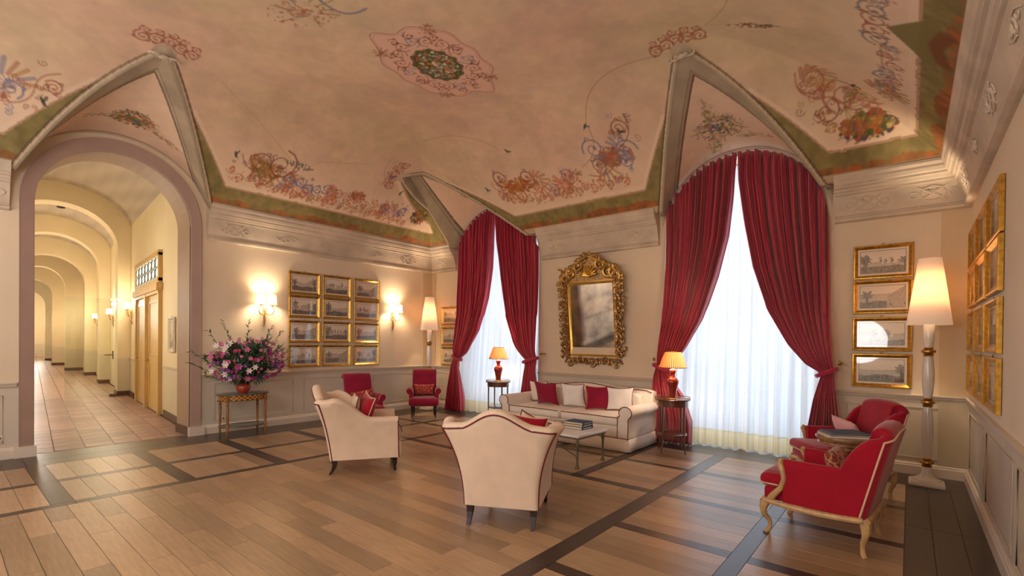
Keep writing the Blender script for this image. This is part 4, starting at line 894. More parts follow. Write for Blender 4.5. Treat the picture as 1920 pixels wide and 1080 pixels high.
def leafy(b, x, z, L, an, y=-.05, w=.03):
    T = np.linspace(0, 1, 7); b.tube([(x+L*t*math.cos(an+.9*t), y-.03*math.sin(PI*t), z+L*t*math.sin(an+.9*t)) for t in T], [w*(.35+math.sin(PI*min(1, t*1.05))*.75)+.002 for t in T], 6, flat=.5)
rg = random.Random(5)
for sx, nm in ((-1, 'side_carving'), (1, 'side_carving')):
    b = MB(); z_ = -gh-.02; k = 0
    while z_ < gh+.06:
        r_ = rg.uniform(.055, .075); scroll(b, sx*(gw+.115+.012*math.sin(k*2)), z_, r_, PI/2 if k % 2 else -PI/2, sx*(1 if k % 2 else -1)); leafy(b, sx*(gw+.15), z_, .09, (0 if sx > 0 else PI)+rg.uniform(-.5, .5)); leafy(b, sx*(gw+.09), z_+.04, .08, PI/2+sx*.5)
        z_ += .105; k += 1
    b.tube([(sx*(gw+.07), -.03, -gh), (sx*(gw+.07), -.03, gh)], .018, 6)
    b.build(nm, M_goldold, mir)
b = MB()
for k in range(-4, 5):
    x = k*.115; scroll(b, x, -gh-.13-.02*abs(math.cos(k*PI/4))-(.02 if k in (-4, 0, 4) else 0), .07 if k % 4 else .1, 0 if k > 0 else PI, 1 if k > 0 else -1); leafy(b, x, -gh-.1, .09, -PI/2+rg.uniform(-.8, .8))
b.build('bottom_carving', M_goldold, mir)
b = MB(); 
for sx in (-1, 1):
    scroll(b, sx*(gw+.07), gh+.16, .12, PI/2, sx, w=.034); scroll(b, sx*.36, gh+.20, .12, 0, -sx, w=.034); scroll(b, sx*.22, gh+.31, .1, PI/2, sx, w=.03); scroll(b, sx*.13, gh+.42, .07, 0, sx, w=.024)
    b.tube([(sx*(gw+.12), -.05, gh-.02), (sx*(gw+.15), -.06, gh+.1), (sx*(gw+.02), -.06, gh+.26), (sx*.30, -.07, gh+.33), (sx*.15, -.08, gh+.40), (0, -.08, gh+.47)], [.02, .035, .03, .028, .024, .02], 7)
    for q in range(9): leafy(b, sx*(.1+.05*q), gh+.42-.035*q, rg.uniform(.08, .13), PI/2-sx*(.3+.08*q)+rg.uniform(-.4, .4), w=.028)
    leafy(b, sx*(gw+.12), gh+.22, .12, PI/2); leafy(b, sx*(gw+.15), gh+.05, .12, PI/2-sx*1.2); leafy(b, sx*.05, gh+.48, .08, PI/2)
    scroll(b, sx*(gw+.13), gh-.1, .08, PI/2, -sx)
b.build('crest', mat('worn_gilt', srgb(198, 160, 94), .34, .8, noise=.4, nscale=25), mir)
MB().poly([(-gw-.10, gh+.02), (-gw-.13, gh+.14), (-gw+.02, gh+.27), (-.22, gh+.38), (0, gh+.48), (.22, gh+.38), (gw-.02, gh+.27), (gw+.13, gh+.14), (gw+.10, gh+.02)], -.045, -.02, axis='y').build('crest_ground', M_goldold, mir, smooth=False)
b = MB()
for k in range(9):
    an = PI*(k+.5)/9; b.tube([(0, -.07, gh+.13), (.09*math.cos(an), -.11, gh+.13+.1*math.sin(an)), (.15*math.cos(an), -.08, gh+.13+.17*math.sin(an))], [.01, .022, .018], 6)
b.sphere((0, -.08, gh+.13), .03, 8, 6); b.build('shell', M_goldbright, mir)

# ------------------------------------------------------------------ upholstery helpers
def turned_leg(h, r=.024, caster=False, seg=12):
    pr_ = [(.008, 0), (r*.55, .004), (r*.5, h*.12), (r*.75, h*.2), (r*.5, h*.26), (r*.62, h*.4), (r*1.0, h*.62), (r*.7, h*.7), (r*1.05, h*.76), (r*.75, h*.82), (r*1.05, h*.88), (r*1.05, h)]
    return MB().lathe(pr_, seg)
def sabre_leg(h, dx=.05, w=.024):
    b = MB(); P = [(0, 0, h), (0, 0, h*.6), (-dx*.35, 0, h*.3), (-dx, 0, 0)]; W_ = [w*1.15, w, w*.75, w*.6]; V = []; F = []
    for p, q in zip(P, W_): V += [(p[0]-q, -q, p[2]), (p[0]+q, -q, p[2]), (p[0]+q, q, p[2]), (p[0]-q, q, p[2])]
    for i in range(3):
        for k in range(4): F.append((i*4+k, (i+1)*4+k, (i+1)*4+(k+1) % 4, i*4+(k+1) % 4))
    F += [(0, 1, 2, 3), (15, 14, 13, 12)]; return b.add(V, F)
def cabriole(h, dx, dy, r=.03, kb=.75):
    T = np.linspace(0, 1, 14); P = []; R_ = []
    for t in T:
        bow = kb*.028*math.sin(PI*min(1, t*1.7))-kb*.022*math.sin(PI*max(0, (t-.5)*2))
        P.append((dx*bow+dx*(.012 if t > .93 else 0), dy*bow+dy*(.012 if t > .93 else 0), h*(1-t))); R_.append(pl([(0, r*1.25), (.2, r*1.1), (.45, r*.72), (.8, r*.5), (.9, r*.62), (1, r*.6)], t))
    return MB().tube(P, R_, 8)
def pillow(w, h, t, m, name='cushion', parent=None, n=18, pin=.13):
    V = []; F = []
    for s in (1, -1):
        for j in range(n+1):
            for i in range(n+1):
                u, v = 2*i/n-1, 2*j/n-1; th = t/2*max(0, (1-abs(u)**2.6)*(1-abs(v)**2.6))**.55
                pu = 1-pin*(1-abs(v)**2)*abs(u)**3; pv = 1-pin*(1-abs(u)**2)*abs(v)**3
                V.append((u*w/2*pu, s*th+.006*math.sin(u*5+v*3)*(1-abs(u))*(1-abs(v)), v*h/2*pv))
    N = (n+1)*(n+1)
    for j in range(n):
        for i in range(n): a = j*(n+1)+i; F.append((a, a+1, a+n+2, a+n+1)[::-1]); F.append((N+a, N+a+1, N+a+n+2, N+a+n+1))
    o = mesh_obj(name, V, F, m, parent, ang=75)
    bm = bmesh.new(); bm.from_mesh(o.data); bmesh.ops.remove_doubles(bm, verts=bm.verts, dist=.0005); bm.to_mesh(o.data); bm.free(); return o
def pillow_edge(w, h, pin=.13, n=12):
    P = []
    for s, e in (((-1, -1), (1, -1)), ((1, -1), (1, 1)), ((1, 1), (-1, 1)), ((-1, 1), (-1, -1))):
        for k in range(n): t = k/n; u = lerp(s[0], e[0], t); v = lerp(s[1], e[1], t); P.append((u*w/2*(1-pin*(1-abs(v)**2)*abs(u)**3), 0, v*h/2*(1-pin*(1-abs(u)**2)*abs(v)**3)))
    return P
def cushion_thing(label, loc, rz, lean, w, h, t, m, pm=None, group='sofa and chair cushions', roll_=0., name='cushion'):
    root = thing(name, label, 'cushion', loc, 0, group); root.rotation_euler = Matrix.LocRotScale(None, (Rz(rz) @ Matrix.Rotation(lean, 4, 'X') @ Matrix.Rotation(roll_, 4, 'Y')).to_quaternion(), None).to_euler()
    pillow(w, h, t, m, 'cover', root)
    if pm: MB().tube(pillow_edge(w, h), .006, 6, closed=True).build('piping', pm, root)
    return root
def shell(W_, D_, rc, Hf, zf, zseat, th, flare, lean, mat_, parent, name='upholstered_shell', nz=14, xo=0.):
    """U-shaped back-and-arms shell, front = +X. Hf(k): top height for k=-1..1 along the path (0 = middle of back)"""
    path = []
    hw = W_/2; xf = D_/2+xo; xb = -D_/2+xo
    L1 = D_-rc; La = rc*PI/2; L2 = W_-2*rc; tot = 2*L1+2*La+L2; N = 96
    def at(s):
        s = max(0, min(tot, s))
        if s <= L1: return (xf-s, -hw), (0, -1), 0
        s -= L1
        if s <= La: a = s/rc; return (xb+rc-rc*math.sin(a), -hw+rc-rc*math.cos(a)), (-math.sin(a), -math.cos(a)), a/(PI/2)
        s -= La
        if s <= L2: return (xb, -hw+rc+s), (-1, 0), 1
        s -= L2
        if s <= La: a = PI/2-s/rc; return (xb+rc-rc*math.sin(a), hw-rc+rc*math.cos(a)), (-math.sin(a), math.cos(a)), a/(PI/2)
        s -= La; return (xb+rc+s, hw), (0, 1), 0
    def outer(s, q):
        """q 0..1 fraction of the height"""
        (bx, by), (nx_, ny_), wb_ = at(s); k = 2*s/tot-1; H = Hf(k, wb_); z = lerp(zf, H, q); hfr = (z-zf)/.6
        fl = flare(k, wb_)*max(0, hfr)**2.3; ln = lean(k, wb_)*hfr
        return Vector((bx+nx_*fl*lerp(1, .3, sm(wb_))-ln, by+ny_*fl, z)), Vector((nx_, ny_, 0))
    V = []; ring = None; ss = np.linspace(0, tot, N+1)
    for s in ss:
        (bx, by), (nx_, ny_), wb_ = at(s); k = 2*s/tot-1; t = th(k, wb_); row = []
        for i in range(nz+1): p, nn = outer(s, i/nz); row.append(p)
        top, nn = outer(s, 1)
        for i in range(1, 6): a = PI*i/6; row.append(top-nn*(t/2)*(1-math.cos(a))+Vector((0, 0, t*.42*math.sin(a))))
        for i in range(nz//2+1):
            q = 1-i/(nz/2); z = lerp(zseat, top.z, q); p, _ = outer(s, (z-zf)/(top.z-zf)); row.append(p-nn*t)
        V += row; ring = len(row)
    F = []
    for i in range(N):
        for j in range(ring-1): F.append((i*ring+j, i*ring+j+1, (i+1)*ring+j+1, (i+1)*ring+j))
        F.append((i*ring+ring-1, i*ring, (i+1)*ring, (i+1)*ring+ring-1))
    F.append(tuple(range(ring))[::-1]); F.append(tuple(N*ring+j for j in range(ring)))
    bm = bmesh.new(); vs = [bm.verts.new(v) for v in V]
    for f in F: bm.faces.new([vs[i] for i in f])
    bmesh.ops.recalc_face_normals(bm, faces=bm.faces[:]); bmesh.ops.triangulate(bm, faces=[f for f in bm.faces if len(f.verts) > 4])
    b = MB().bm(bm); o = b.build(name, mat_, parent, ang=50)
    return o, outer, tot, L1, La, L2
# ------------------------------------------------------------------ cream camel-back tub chairs
def make_cream(label, loc, rz):
    r = thing('camelback_armchair', label, 'armchair', loc, rz, 'cream camel-back armchairs')
    W_, D_ = .62, .74
    def Hf(k, wb):
        ak = abs(k); kc = .39
        if ak < kc: return .80+.135*(.5+.5*math.cos(PI*min(1, ak/.33)))+(.02*sm((ak-.33)/.06))
        t = (ak-kc)/(1-kc); return lerp(.82, .585, sm(t/.55))
    fl = lambda k, wb: .13+.03*math.exp(-((abs(k)-.42)/.1)**2)
    ln = lambda k, wb: lerp(.02, .11, sm((.62-abs(k))/.5))
    th = lambda k, wb: lerp(.115, .10, wb)
    o, outer, tot, L1, La, L2 = shell(W_, D_, .035, Hf, .16, .34, th, fl, ln, M_cream, r)
    MB().tube([outer(s, 1)[0] for s in np.linspace(L1+La*.2, L1+La*1.8+L2, 60)], .0065, 6).build('piping', M_pipe, r)
    for s in (L1+La*.2, L1+La*1.8+L2): MB().tube([outer(s, q)[0] for q in np.linspace(0, 1, 16)], .0065, 6).build('piping', M_pipe, r)
    for s in (.004, tot-.004): MB().tube([outer(s, q)[0]+Vector((.004, 0, 0)) for q in np.linspace(0, 1, 14)]+[outer(s, 1)[0]+Vector((.004, (-1 if s > 1 else 1)*.05, .045)), outer(s, 1)[0]+Vector((.004, (-1 if s > 1 else 1)*.11, .0))], .006, 6).build('piping', M_pipe, r)
    MB().rbox(-.32, .40, -.30, .30, .16, .34, .03).build('seat_base', M_cream, r)
    c = MB().rbox(-.27, .41, -.235, .235, .33, .455, .05, 4).build('seat_cushion', M_cream, r); MB().tube([(.41, -.23, .44), (.413, 0, .45), (.41, .23, .44)], .006, 6).build('piping', M_pipe, c)
    for sy in (-1, 1):
        l = sabre_leg(.165, .05).build('leg', M_darkleg, r, smooth=False); l.location = (-.32, sy*.265, 0)
        l = turned_leg(.165, .03).build('leg', M_darkleg, r); l.location = (.33, sy*.26, 0)
    return r
fA = math.atan2(.89, -.45); fB = math.atan2(.839, .544)
chA = make_cream('cream camel-back armchair with dark red piping seen squarely from behind', (5.76, -4.05, 0), fA)
chB = copy_tree(chA, None, (3.50, -4.03, 0), fB, 'cream camel-back armchair in side view, big crimson cushion on its seat')
def local(loc, rz, x, y, z): v = Rz(rz) @ Vector((x, y, 0)); return (loc[0]+v.x, loc[1]+v.y, z)
cushion_thing('large crimson cushion on the seat of the side-view cream armchair', local((3.5, -4.03), fB, .0, -.02, .66), fB-PI/2+.25, -.30, .44, .40, .15, M_red, M_pipew, roll_=.1)
cushion_thing('beige cushion behind the large crimson one in the side-view cream armchair', local((3.5, -4.03), fB, -.13, .05, .66), fB-PI/2+.1, -.2, .42, .40, .12, M_cream, M_pipe)
cushion_thing('dark red cushion peeping over the back of the rear-view cream armchair', local((5.76, -4.05), fA, .02, -.10, .66), fA-PI/2, -.25, .40, .40, .12, M_red, M_pipew, roll_=.12)
cushion_thing('cream cushion peeping over the arm of the rear-view cream armchair', local((5.76, -4.05), fA, .12, -.16, .645), fA-PI/2-.2, -.3, .38, .38, .12, M_cream, M_pipe, roll_=.3)

# ------------------------------------------------------------------ plum scroll-back chairs on casters
def make_plum(label, loc, rz):
    r = thing('scroll_back_armchair', label, 'armchair', loc, rz, 'plum scroll-back armchairs'); W_ = .56
    # back: side profile in (x,z), extruded across
    prof = [(-.20, .26), (-.26, .50), (-.31, .70), (-.34, .80), (-.37, .83), (-.41, .84), (-.445, .82), (-.45, .855), (-.43, .895), (-.38, .92), (-.32, .915), (-.27, .88), (-.24, .80), (-.20, .62), (-.14, .45), (-.12, .30)]
    MB().poly([(x, z) for x, z in prof], -.235, .235, bev=.03, axis='y', seg=3).build('backrest', M_plum, r, ang=60)
    bm = bmesh.new(); bmesh.ops.create_cube(bm, size=1)
    for v in bm.verts: v.co = Vector((.07+v.co.x*.52, v.co.y*.58*(1.0 if v.co.x > 0 else .84), .325+v.co.z*.16))
    bmesh.ops.bevel(bm, geom=bm.edges[:], offset=.065, segments=5, profile=.5, affect='EDGES')
    MB().bm(bm).build('seat', M_plum, r, ang=60)
    for sy in (-1, 1):
        b = MB(); pr_ = [(sy*.205, .25), (sy*.28, .25), (sy*.285, .46), (sy*.315, .48), (sy*.335, .52), (sy*.325, .565), (sy*.29, .59), (sy*.245, .585), (sy*.215, .55), (sy*.205, .5)]
        b.poly(pr_, -.24, .20, bev=.02, axis='x', seg=2); b.build('armrest', M_plum, r, ang=60)
        MB().tube([(.205, y_, z) for y_, z in pr_[1:]], .005, 5).build('piping', M_pipew, r)
        l = turned_leg(.22, .024).build('leg', M_darkleg, r); l.location = (.25, sy*.22, .035)
        c = MB(); c.sphere((0, 0, -.015), .02, 10, 6, (1, .5, 1)); c.tube([(0, 0, .01), (.0, 0, -.01)], .008, 6); c.build('caster', M_brass, l)
        l = sabre_leg(.255, .05, .018).build('leg', M_darkleg, r, smooth=False); l.location = (-.18, sy*.2, 0)
    return r
fC = math.atan2(-.65, .75); fD = math.atan2(-.25, .95)
pC = (1.17, -1.18); pD = (1.38, -2.68)
c0 = make_plum('plum scroll-back armchair standing in front of the corner floor lamp', (*pC, 0), fC)
copy_tree(c0, None, (*pD, 0), fD, 'plum scroll-back armchair partly hidden by the side-view cream armchair')
cushion_thing('red damask bolster cushion on the plum chair by the corner floor lamp', local(pC, fC, -.07, 0, .53), fC-PI/2+PI, .2, .40, .23, .11, M_damask, name='damask_cushion')
cushion_thing('red damask bolster cushion on the plum chair behind the cream armchair', local(pD, fD, -.06, .02, .53), fD-PI/2+PI, .2, .40, .23, .11, M_damask, roll_=-.15, name='damask_cushion')

# ------------------------------------------------------------------ crimson bergeres with carved frames
def make_bergere(label, loc, rz):
    r = thing('bergere_armchair', label, 'armchair', loc, rz, 'crimson armchairs with carved frames'); W_, D_ = .64, .53
    def Hf(k, wb):
        ak = abs(k)
        if ak < .45: return .885-.07*(ak/.45)**2.4
        return lerp(.815, .575, sm((ak-.45)/.11))
    fl = lambda k, wb: .02
    ln = lambda k, wb: lerp(.0, .14, sm((.54-abs(k))/.12))
    th = lambda k, wb: lerp(.07, .14, wb)
    o, outer, tot, L1, La, L2 = shell(W_, D_, .07, Hf, .27, .38, th, fl, ln, M_red, r, xo=-.065)
    MB().tube([outer(s, 1)[0] for s in np.linspace(L1+La*.25, L1+La*1.75+L2, 60)], .007, 6).build('piping', M_pipew, r)
    for s in (L1+La*.25, L1+La*1.75+L2): MB().tube([outer(s, q)[0] for q in np.linspace(0, 1, 16)], .007, 6).build('piping', M_pipew, r)
    c = MB().rbox(-.22, .385, -.25, .25, .36, .475, .05, 4).rbox(.19, .385, -.30, .30, .362, .47, .05, 4).build('seat_cushion', M_red, r); MB().tube([(.24, -.302, .39), (.375, -.29, .39), (.388, 0, .39), (.375, .29, .39), (.24, .302, .39)], .006, 6).build('piping', M_pipew, c)
    MB().rbox(-.28, .35, -.29, .29, .26, .37, .03).build('seat_base', M_red, r)
    b = MB()
    for sy in (-1, 1):
        b.tube([(lerp(.33, -.31, t), sy*.325, .262-.018*math.sin(PI*t)) for t in np.linspace(0, 1, 12)], .022, 8)
        b.tube([(.30, sy*.315, .26), (.27, sy*.32, .31), (.215, sy*.325, .38), (.195, sy*.32, .45), (.205, sy*.325, .52), (.225, sy*.32, .57), (.22, sy*.30, .60)], [.028, .026, .02, .018, .02, .024, .018], 8)
    b.tube([(.345, lerp(-.32, .32, t), .262-.012*math.cos(2*PI*t*2)) for t in np.linspace(0, 1, 16)], .022, 8); b.tube([(-.335, -.32, .262), (-.335, .32, .262)], .02, 8)
    b.build('carved_rail', M_carved, r)
    for sx in (-1, 1):
        for sy in (-1, 1): l = cabriole(.27, sx, sy, kb=.8 if sx > 0 else .4).build('leg', M_carved, r); l.location = (sx*.315, sy*.30, 0)
    return r
fE = math.atan2(.10, -.99); fF = math.atan2(-.53, -.85); pE = (7.93, -2.78); pF = (7.9, -1.28)
e0 = make_bergere('crimson armchair with cream piping, carved cabriole legs in full view', (*pE, 0), fE)
copy_tree(e0, None, (*pF, 0), fF, 'crimson armchair behind the book table, half hidden by the nearer one')
cushion_thing('small rust brocade cushion in the nearer crimson armchair', local(pE, fE, -.10, .02, .58), fE-PI/2+PI, .35, .40, .26, .12, M_stripep, name='brocade_cushion')
cushion_thing('pale pink cushion leaning in the far crimson armchair', local(pF, fF, -.06, .03, .60), fF-PI/2+PI, .45, .42, .30, .12, fabric('pale_pink_linen', srgb(222, 170, 176)), roll_=.1)
cushion_thing('rust brocade cushion behind the pale pink cushion', local(pF, fF, -.12, -.13, .58), fF-PI/2+PI, .3, .36, .28, .1, M_stripep, name='brocade_cushion')

# ------------------------------------------------------------------ sofa
sx0, sx1, sy0, sy1 = 3.24, 5.56, -1.30, -.28
so = thing('sofa', 'cream three-seat sofa with red piping below the gilt mirror', 'sofa', ((sx0+sx1)/2, (sy0+sy1)/2, 0))
hw, hd = (sx1-sx0)/2, (sy1-sy0)/2
MB().rbox(-hw+.1, hw-.1, -hd+.03, hd-.05, .17, .34, .03).build('seat_base', M_sofa, so)
P = [(-hw+.05, .2)]+[(lerp(-hw+.05, hw-.05, t), .76+.085*math.sin(PI*t)**.5+.0*t+(.02*math.cos(4*PI*t)-.02)) for t in np.linspace(0, 1, 26)]+[(hw-.05, .2)]
MB().poly(P, hd-.20, hd, bev=.045, axis='y', seg=3).build('backrest', M_sofa, so, ang=60)
b = MB(); b.tube([(a, hd-.20, z-.008) for a, z in P[1:-1]], .006, 6); b.build('piping', M_pipe, so)
for s in (-1, 1):
    x0, x1 = (-hw+.17, -.012) if s < 0 else (.012, hw-.17)
    P2 = [(x0, .40)]+[(lerp(x0, x1, t), .70+.06*math.sin(PI*t)**.4+.02*(1-abs(2*t-1))) for t in np.linspace(0, 1, 14)]+[(x1, .40)]
    bk = MB().poly(P2, hd-.34, hd-.17, bev=.05, axis='y', seg=4).build('back_cushion', M_sofa, so, ang=60)
    cu = MB().rbox(min(x0, x1), max(x0, x1), -hd+.01, hd-.22, .335, .47, .05, 4).build('seat_cushion', M_sofa, so)
    MB().tube([(x0+.02, -hd+.022, .455), ((x0+x1)/2, -hd+.015, .46), (x1-.02, -hd+.022, .455)], .006, 6).build('piping', M_pipe, cu)
    # rolled arm
    pr_ = [(s*(hw-.19), .17), (s*(hw-.03), .17), (s*(hw-.03), .45)]+[(s*(hw-.075+.095*math.cos(a)), .535+.085*math.sin(a)) for a in np.linspace(-.9, PI+.5, 14)]+[(s*(hw-.19), .46)]
    ar = MB().poly(pr_, -hd, hd-.12, bev=.015, axis='y', seg=2).build('armrest', M_sofa, so, ang=60)
    MB().tube([(x, -hd-.002, z) for x, z in pr_[1:]+pr_[:1]], .006, 6, closed=True).build('piping', M_pipe, ar)
def skirt(path, ztop=.185, zbot=.012):
    V = []; F = []; k = 0; n = 0
    pts = []
    for a, b_ in zip(path, path[1:]):
        a, b_ = Vector(a), Vector(b_); L = (b_-a).length; m_ = int(L/.03)
        for i in range(m_): pts.append((a.lerp(b_, i/m_), (b_-a).normalized(), i*L/m_, L))
    for p, d, s_, L in pts:
        nn = Vector((d.y, -d.x)); pleat = .015*max(0, 1-min(s_, L-s_)/.08)
        for z, o_ in ((ztop, 0), ((ztop+zbot)/2, .012+pleat*.5), (zbot, .022+pleat+.004*math.sin(s_*20))): V.append((p.x+nn.x*o_, p.y+nn.y*o_, z))
    for i in range(len(pts)-1):
        for j in range(2): F.append((i*3+j, (i+1)*3+j, (i+1)*3+j+1, i*3+j+1))
    return MB().add(V, F)
sk = skirt([(-hw+.03, hd-.1), (-hw+.03, -hd), (hw-.03, -hd), (hw-.03, hd-.1)]).build('skirt', M_sofa, so); md = sk.modifiers.new('thickness', 'SOLIDIFY'); md.thickness = .006
MB().tube([(-hw+.03, hd-.1, .185), (-hw+.025, -hd-.005, .185), (hw-.025, -hd-.005, .185), (hw-.03, hd-.1, .185)], .005, 6).build('piping', M_pipe, so)
yb_ = sy1-.36
cushion_thing('cream cushion at the left end of the sofa, behind the first plum cushion', (3.62, yb_-.08, .655), 0, .25, .38, .37, .14, M_sofa, M_pipe)
cushion_thing('plum square cushion, left one of the two on the sofa', (3.90, yb_-.27, .655), .06, .3, .41, .38, .15, M_plum, M_plum)
cushion_thing('white square cushion in the middle of the sofa', (4.38, yb_-.22, .66), .18, .3, .40, .40, .15, M_white, M_pipe)
cushion_thing('plum cushion with coral edge, right one of the two on the sofa', (4.83, yb_-.24, .655), .55, .28, .38, .39, .13, M_plum, mat('coral_piping', srgb(226, 110, 70), .6))
cushion_thing('cream cushion against the right arm of the sofa', (5.12, yb_-.10, .655), .5, .28, .40, .38, .15, M_white, M_pipe)

# ------------------------------------------------------------------ coffee table, books, glass bowl
ct = thing('coffee_table', 'low marble-topped coffee table with verdigris iron legs', 'table', (5.0, -2.14, 0), -.04)
tw, td, tz = 1.0, .66, .40
MB().rbox(-tw/2, tw/2, -td/2, td/2, tz-.03, tz, .008, 2).build('table_top', M_marble, ct)
b = MB(); V, F = [], []
b.box(-tw/2+.03, tw/2-.03, -td/2+.02, -td/2+.035, tz-.055, tz-.03).box(-tw/2+.03, tw/2-.03, td/2-.035, td/2-.02, tz-.055, tz-.03).box(-tw/2+.02, -tw/2+.035, -td/2+.02, td/2-.02, tz-.055, tz-.03).box(tw/2-.035, tw/2-.02, -td/2+.02, td/2-.02, tz-.055, tz-.03); b.build('apron', M_iron, ct, smooth=False)
for sx in (-1, 1):
    for sy in (-1, 1):
        l = MB().lathe([(.024, 0), (.026, .02), (.016, .035), (.014, .1), (.018, .14), (.014, .16), (.014, .26), (.022, .29), (.022, .32), (.015, .335), (.02, tz-.03)], 12).build('leg', M_iron, ct); l.location = (sx*(tw/2-.045), sy*(td/2-.045), 0)
    MB().tube([(sx*(tw/2-.05), -td/2+.05, .14), (sx*.0, 0, .16)], .008, 6).tube([(sx*(tw/2-.05), td/2-.05, .14), (0, 0, .16)], .008, 6).build('stretcher', M_iron, ct)
def book(label, loc, rz, w, d, h, cov, group):
    r = thing('book', label, 'book', loc, rz, group)
    MB().box(-w/2, w/2, -d/2, d/2, 0, .004).box(-w/2, w/2, -d/2, d/2, h-.004, h).box(w/2-.003, w/2, -d/2, d/2, 0, h).build('cover', cov, r, smooth=False)
    MB().box(-w/2+.004, w/2-.004, -d/2+.004, d/2-.004, .004, h-.004).build('pages', M_paper, r, smooth=False)
    MB().box(w/2, w/2+.0008, -d*.36, d*.36, h*.35, h*.6).build('spine_lettering', M_ivory, r, smooth=False); return r
for i, (h, cv_, lb) in enumerate(((.034, M_blue, 'thick blue-spined art book at the bottom of the coffee table pile'), (.028, M_grey, 'grey-blue art book in the middle of the coffee table pile'), (.026, M_blue, 'pale-topped art book on top of the coffee table pile'))):
    book(lb, (5.18+.004*i, -2.02, .40+sum((.034, .028, .026)[:i])), -.04+.02*i, .30-.01*i, .26-.01*i, h, cv_, 'art books on the coffee table')
for i, (h, lb) in enumerate(((.026, 'ivory book under another, left of the glass bowl'), (.024, 'ivory book lying on top, left of the glass bowl'))):
    book(lb, (4.80, -1.98, .40+.026*i), .05, .30, .22, h, M_ivory if i else M_redbook, 'ivory books on the coffee table')
gb = thing('glass_bowl', 'small tinted glass bowl between the two book piles', 'bowl', (4.985, -2.16, .40)); MB().lathe([(.028, 0), (.022, .01), (.03, .025), (.055, .055), (.062, .075), (.057, .075), (.05, .055), (.02, .022), (.002, .02)], 20).build('bowl', mat('violet_glass', srgb(160, 130, 150), .1, coat=.6), gb)
MB().lathe([(.03, 0), (.03, .006), (.012, .012)], 16).build('foot', M_iron, gb)

# ------------------------------------------------------------------ round lamp tables and lamps
def make_lamp_table(label, loc, R_=.235, h=.735):
    r = thing('round_lamp_table', label, 'table', loc, .5, 'round mahogany lamp tables')
    MB().lathe([(R_-.01, h-.022), (R_, h-.018), (R_, h-.004), (R_-.006, h), (.002, h)], 40).build('table_top', M_marble if 0 else M_walnut, r)
    MB().lathe([(R_-.035, h-.10), (R_-.028, h-.10), (R_-.028, h-.02), (R_-.035, h-.02)], 40).build('apron', M_walnut, r)
    b = MB(); n = 40
    b.tube([(R_*.985*math.cos(a), R_*.985*math.sin(a), h+.022) for a in np.linspace(0, 2*PI, 41)[:-1]], .0035, 5, closed=True)
    for i in range(n): a = 2*PI*i/n; b.tube([(R_*.985*math.cos(a), R_*.985*math.sin(a), h-.002), (R_*.985*math.cos(a), R_*.985*math.sin(a), h+.021)], .0028, 4)
    b.build('brass_gallery', M_brass, r)
    for k in range(4):
        a = PI/4+k*PI/2; rr_ = R_-.04; T = np.linspace(0, 1, 10)
        l = MB().tube([((rr_+.035*max(0, t-.72)**1.2*3)*math.cos(a), (rr_+.035*max(0, t-.72)**1.2*3)*math.sin(a), (h-.03)*(1-t)) for t in T], [lerp(.016, .009, t) for t in T], 6); l.build('leg', M_walnut, r)
    MB().lathe([(.002, .235), (R_-.045, .235), (R_-.04, .24), (R_-.04, .25), (R_-.045, .254), (.002, .254)], 36).build('shelf', M_walnut, r)
    MB().tube([((R_-.045)*math.cos(a), (R_-.045)*math.sin(a), .268) for a in np.linspace(0, 2*PI, 33)[:-1]], .003, 5, closed=True).build('shelf_gallery', M_brass, r)
    return r
TR_ = (5.94, -.80, 0); TL_ = (2.42, -.42, 0)
t0 = make_lamp_table('round mahogany lamp table at the right end of the sofa', TR_)
copy_tree(t0, None, TL_, .3, 'round mahogany lamp table in front of the left window')
def make_table_lamp(label, loc):
    r = thing('table_lamp', label, 'lamp', loc, .3, 'oxblood vase table lamps')
    vase = [(.05, 0), (.055, .008), (.046, .02), (.05, .06), (.066, .14), (.082, .20), (.083, .235), (.062, .265), (.034, .285), (.03, .31), (.038, .345), (.05, .36), (.048, .37), (.002, .372)]
    MB().lathe([(.06, -.0), (.064, .006), (.06, .014), (.05, .016)], 24).build('base', M_walnut, r)
    v = MB().lathe(vase, 28).build('vase', M_ceramicred, r); v.location = (0, 0, .012)
    MB().lathe([(.04, .383), (.042, .388), (.042, .398), (.008, .402), (.008, .47)], 20).build('lamp_cap', M_glassw, r)
    MB().lathe([(.016, .45), (.022, .48), (.018, .51), (.004, .52)], 12).build('bulb', M_bulb, r)
    z0, z1, r0, r1, n = .385+.04, .60+.04, .185, .105, 44; V = []; F = []
    for i in range(n*2):
        a = PI*i/n; k = 1 if i % 2 else .955
        for z, rr_ in ((z0, r0), (z1, r1)): V.append((rr_*k*math.cos(a), rr_*k*math.sin(a), z))
    N = n*2
    for i in range(N): j = (i+1) % N; F.append((i*2, j*2, j*2+1, i*2+1))
    s = mesh_obj('lamp_shade', V, F, M_pleatshade, r, smooth=False); s.data.materials.append(M_pleatdark)
    for i_, p_ in enumerate(s.data.polygons): p_.material_index = i_ % 2
    md = s.modifiers.new('t', 'SOLIDIFY'); md.thickness = .003
    for z, rr_ in ((z0, r0), (z1, r1)): MB().tube([(rr_*math.cos(a), rr_*math.sin(a), z) for a in np.linspace(0, 2*PI, 33)[:-1]], .004, 6, closed=True).build('shade_trim', M_darkleg if z == z0 else M_brass, s)
    MB().tube([(.0, -.05, .01), (.02, -.1, .004), (.05, -.14, .004), (.06, -.17, .004)], .003, 5).build('cord', M_black, r)
    return r
l0 = make_table_lamp('oxblood vase lamp with pleated shade on the table right of the sofa', (TR_[0], TR_[1], .735))
copy_tree(l0, None, (TL_[0], TL_[1], .735), .3, 'oxblood vase lamp with pleated shade in front of the left window')
point('table_lamp_light', (TR_[0], TR_[1], 1.27), 13, WARM, .04); point('table_lamp_light', (TL_[0], TL_[1], 1.27), 12, WARM, .04)
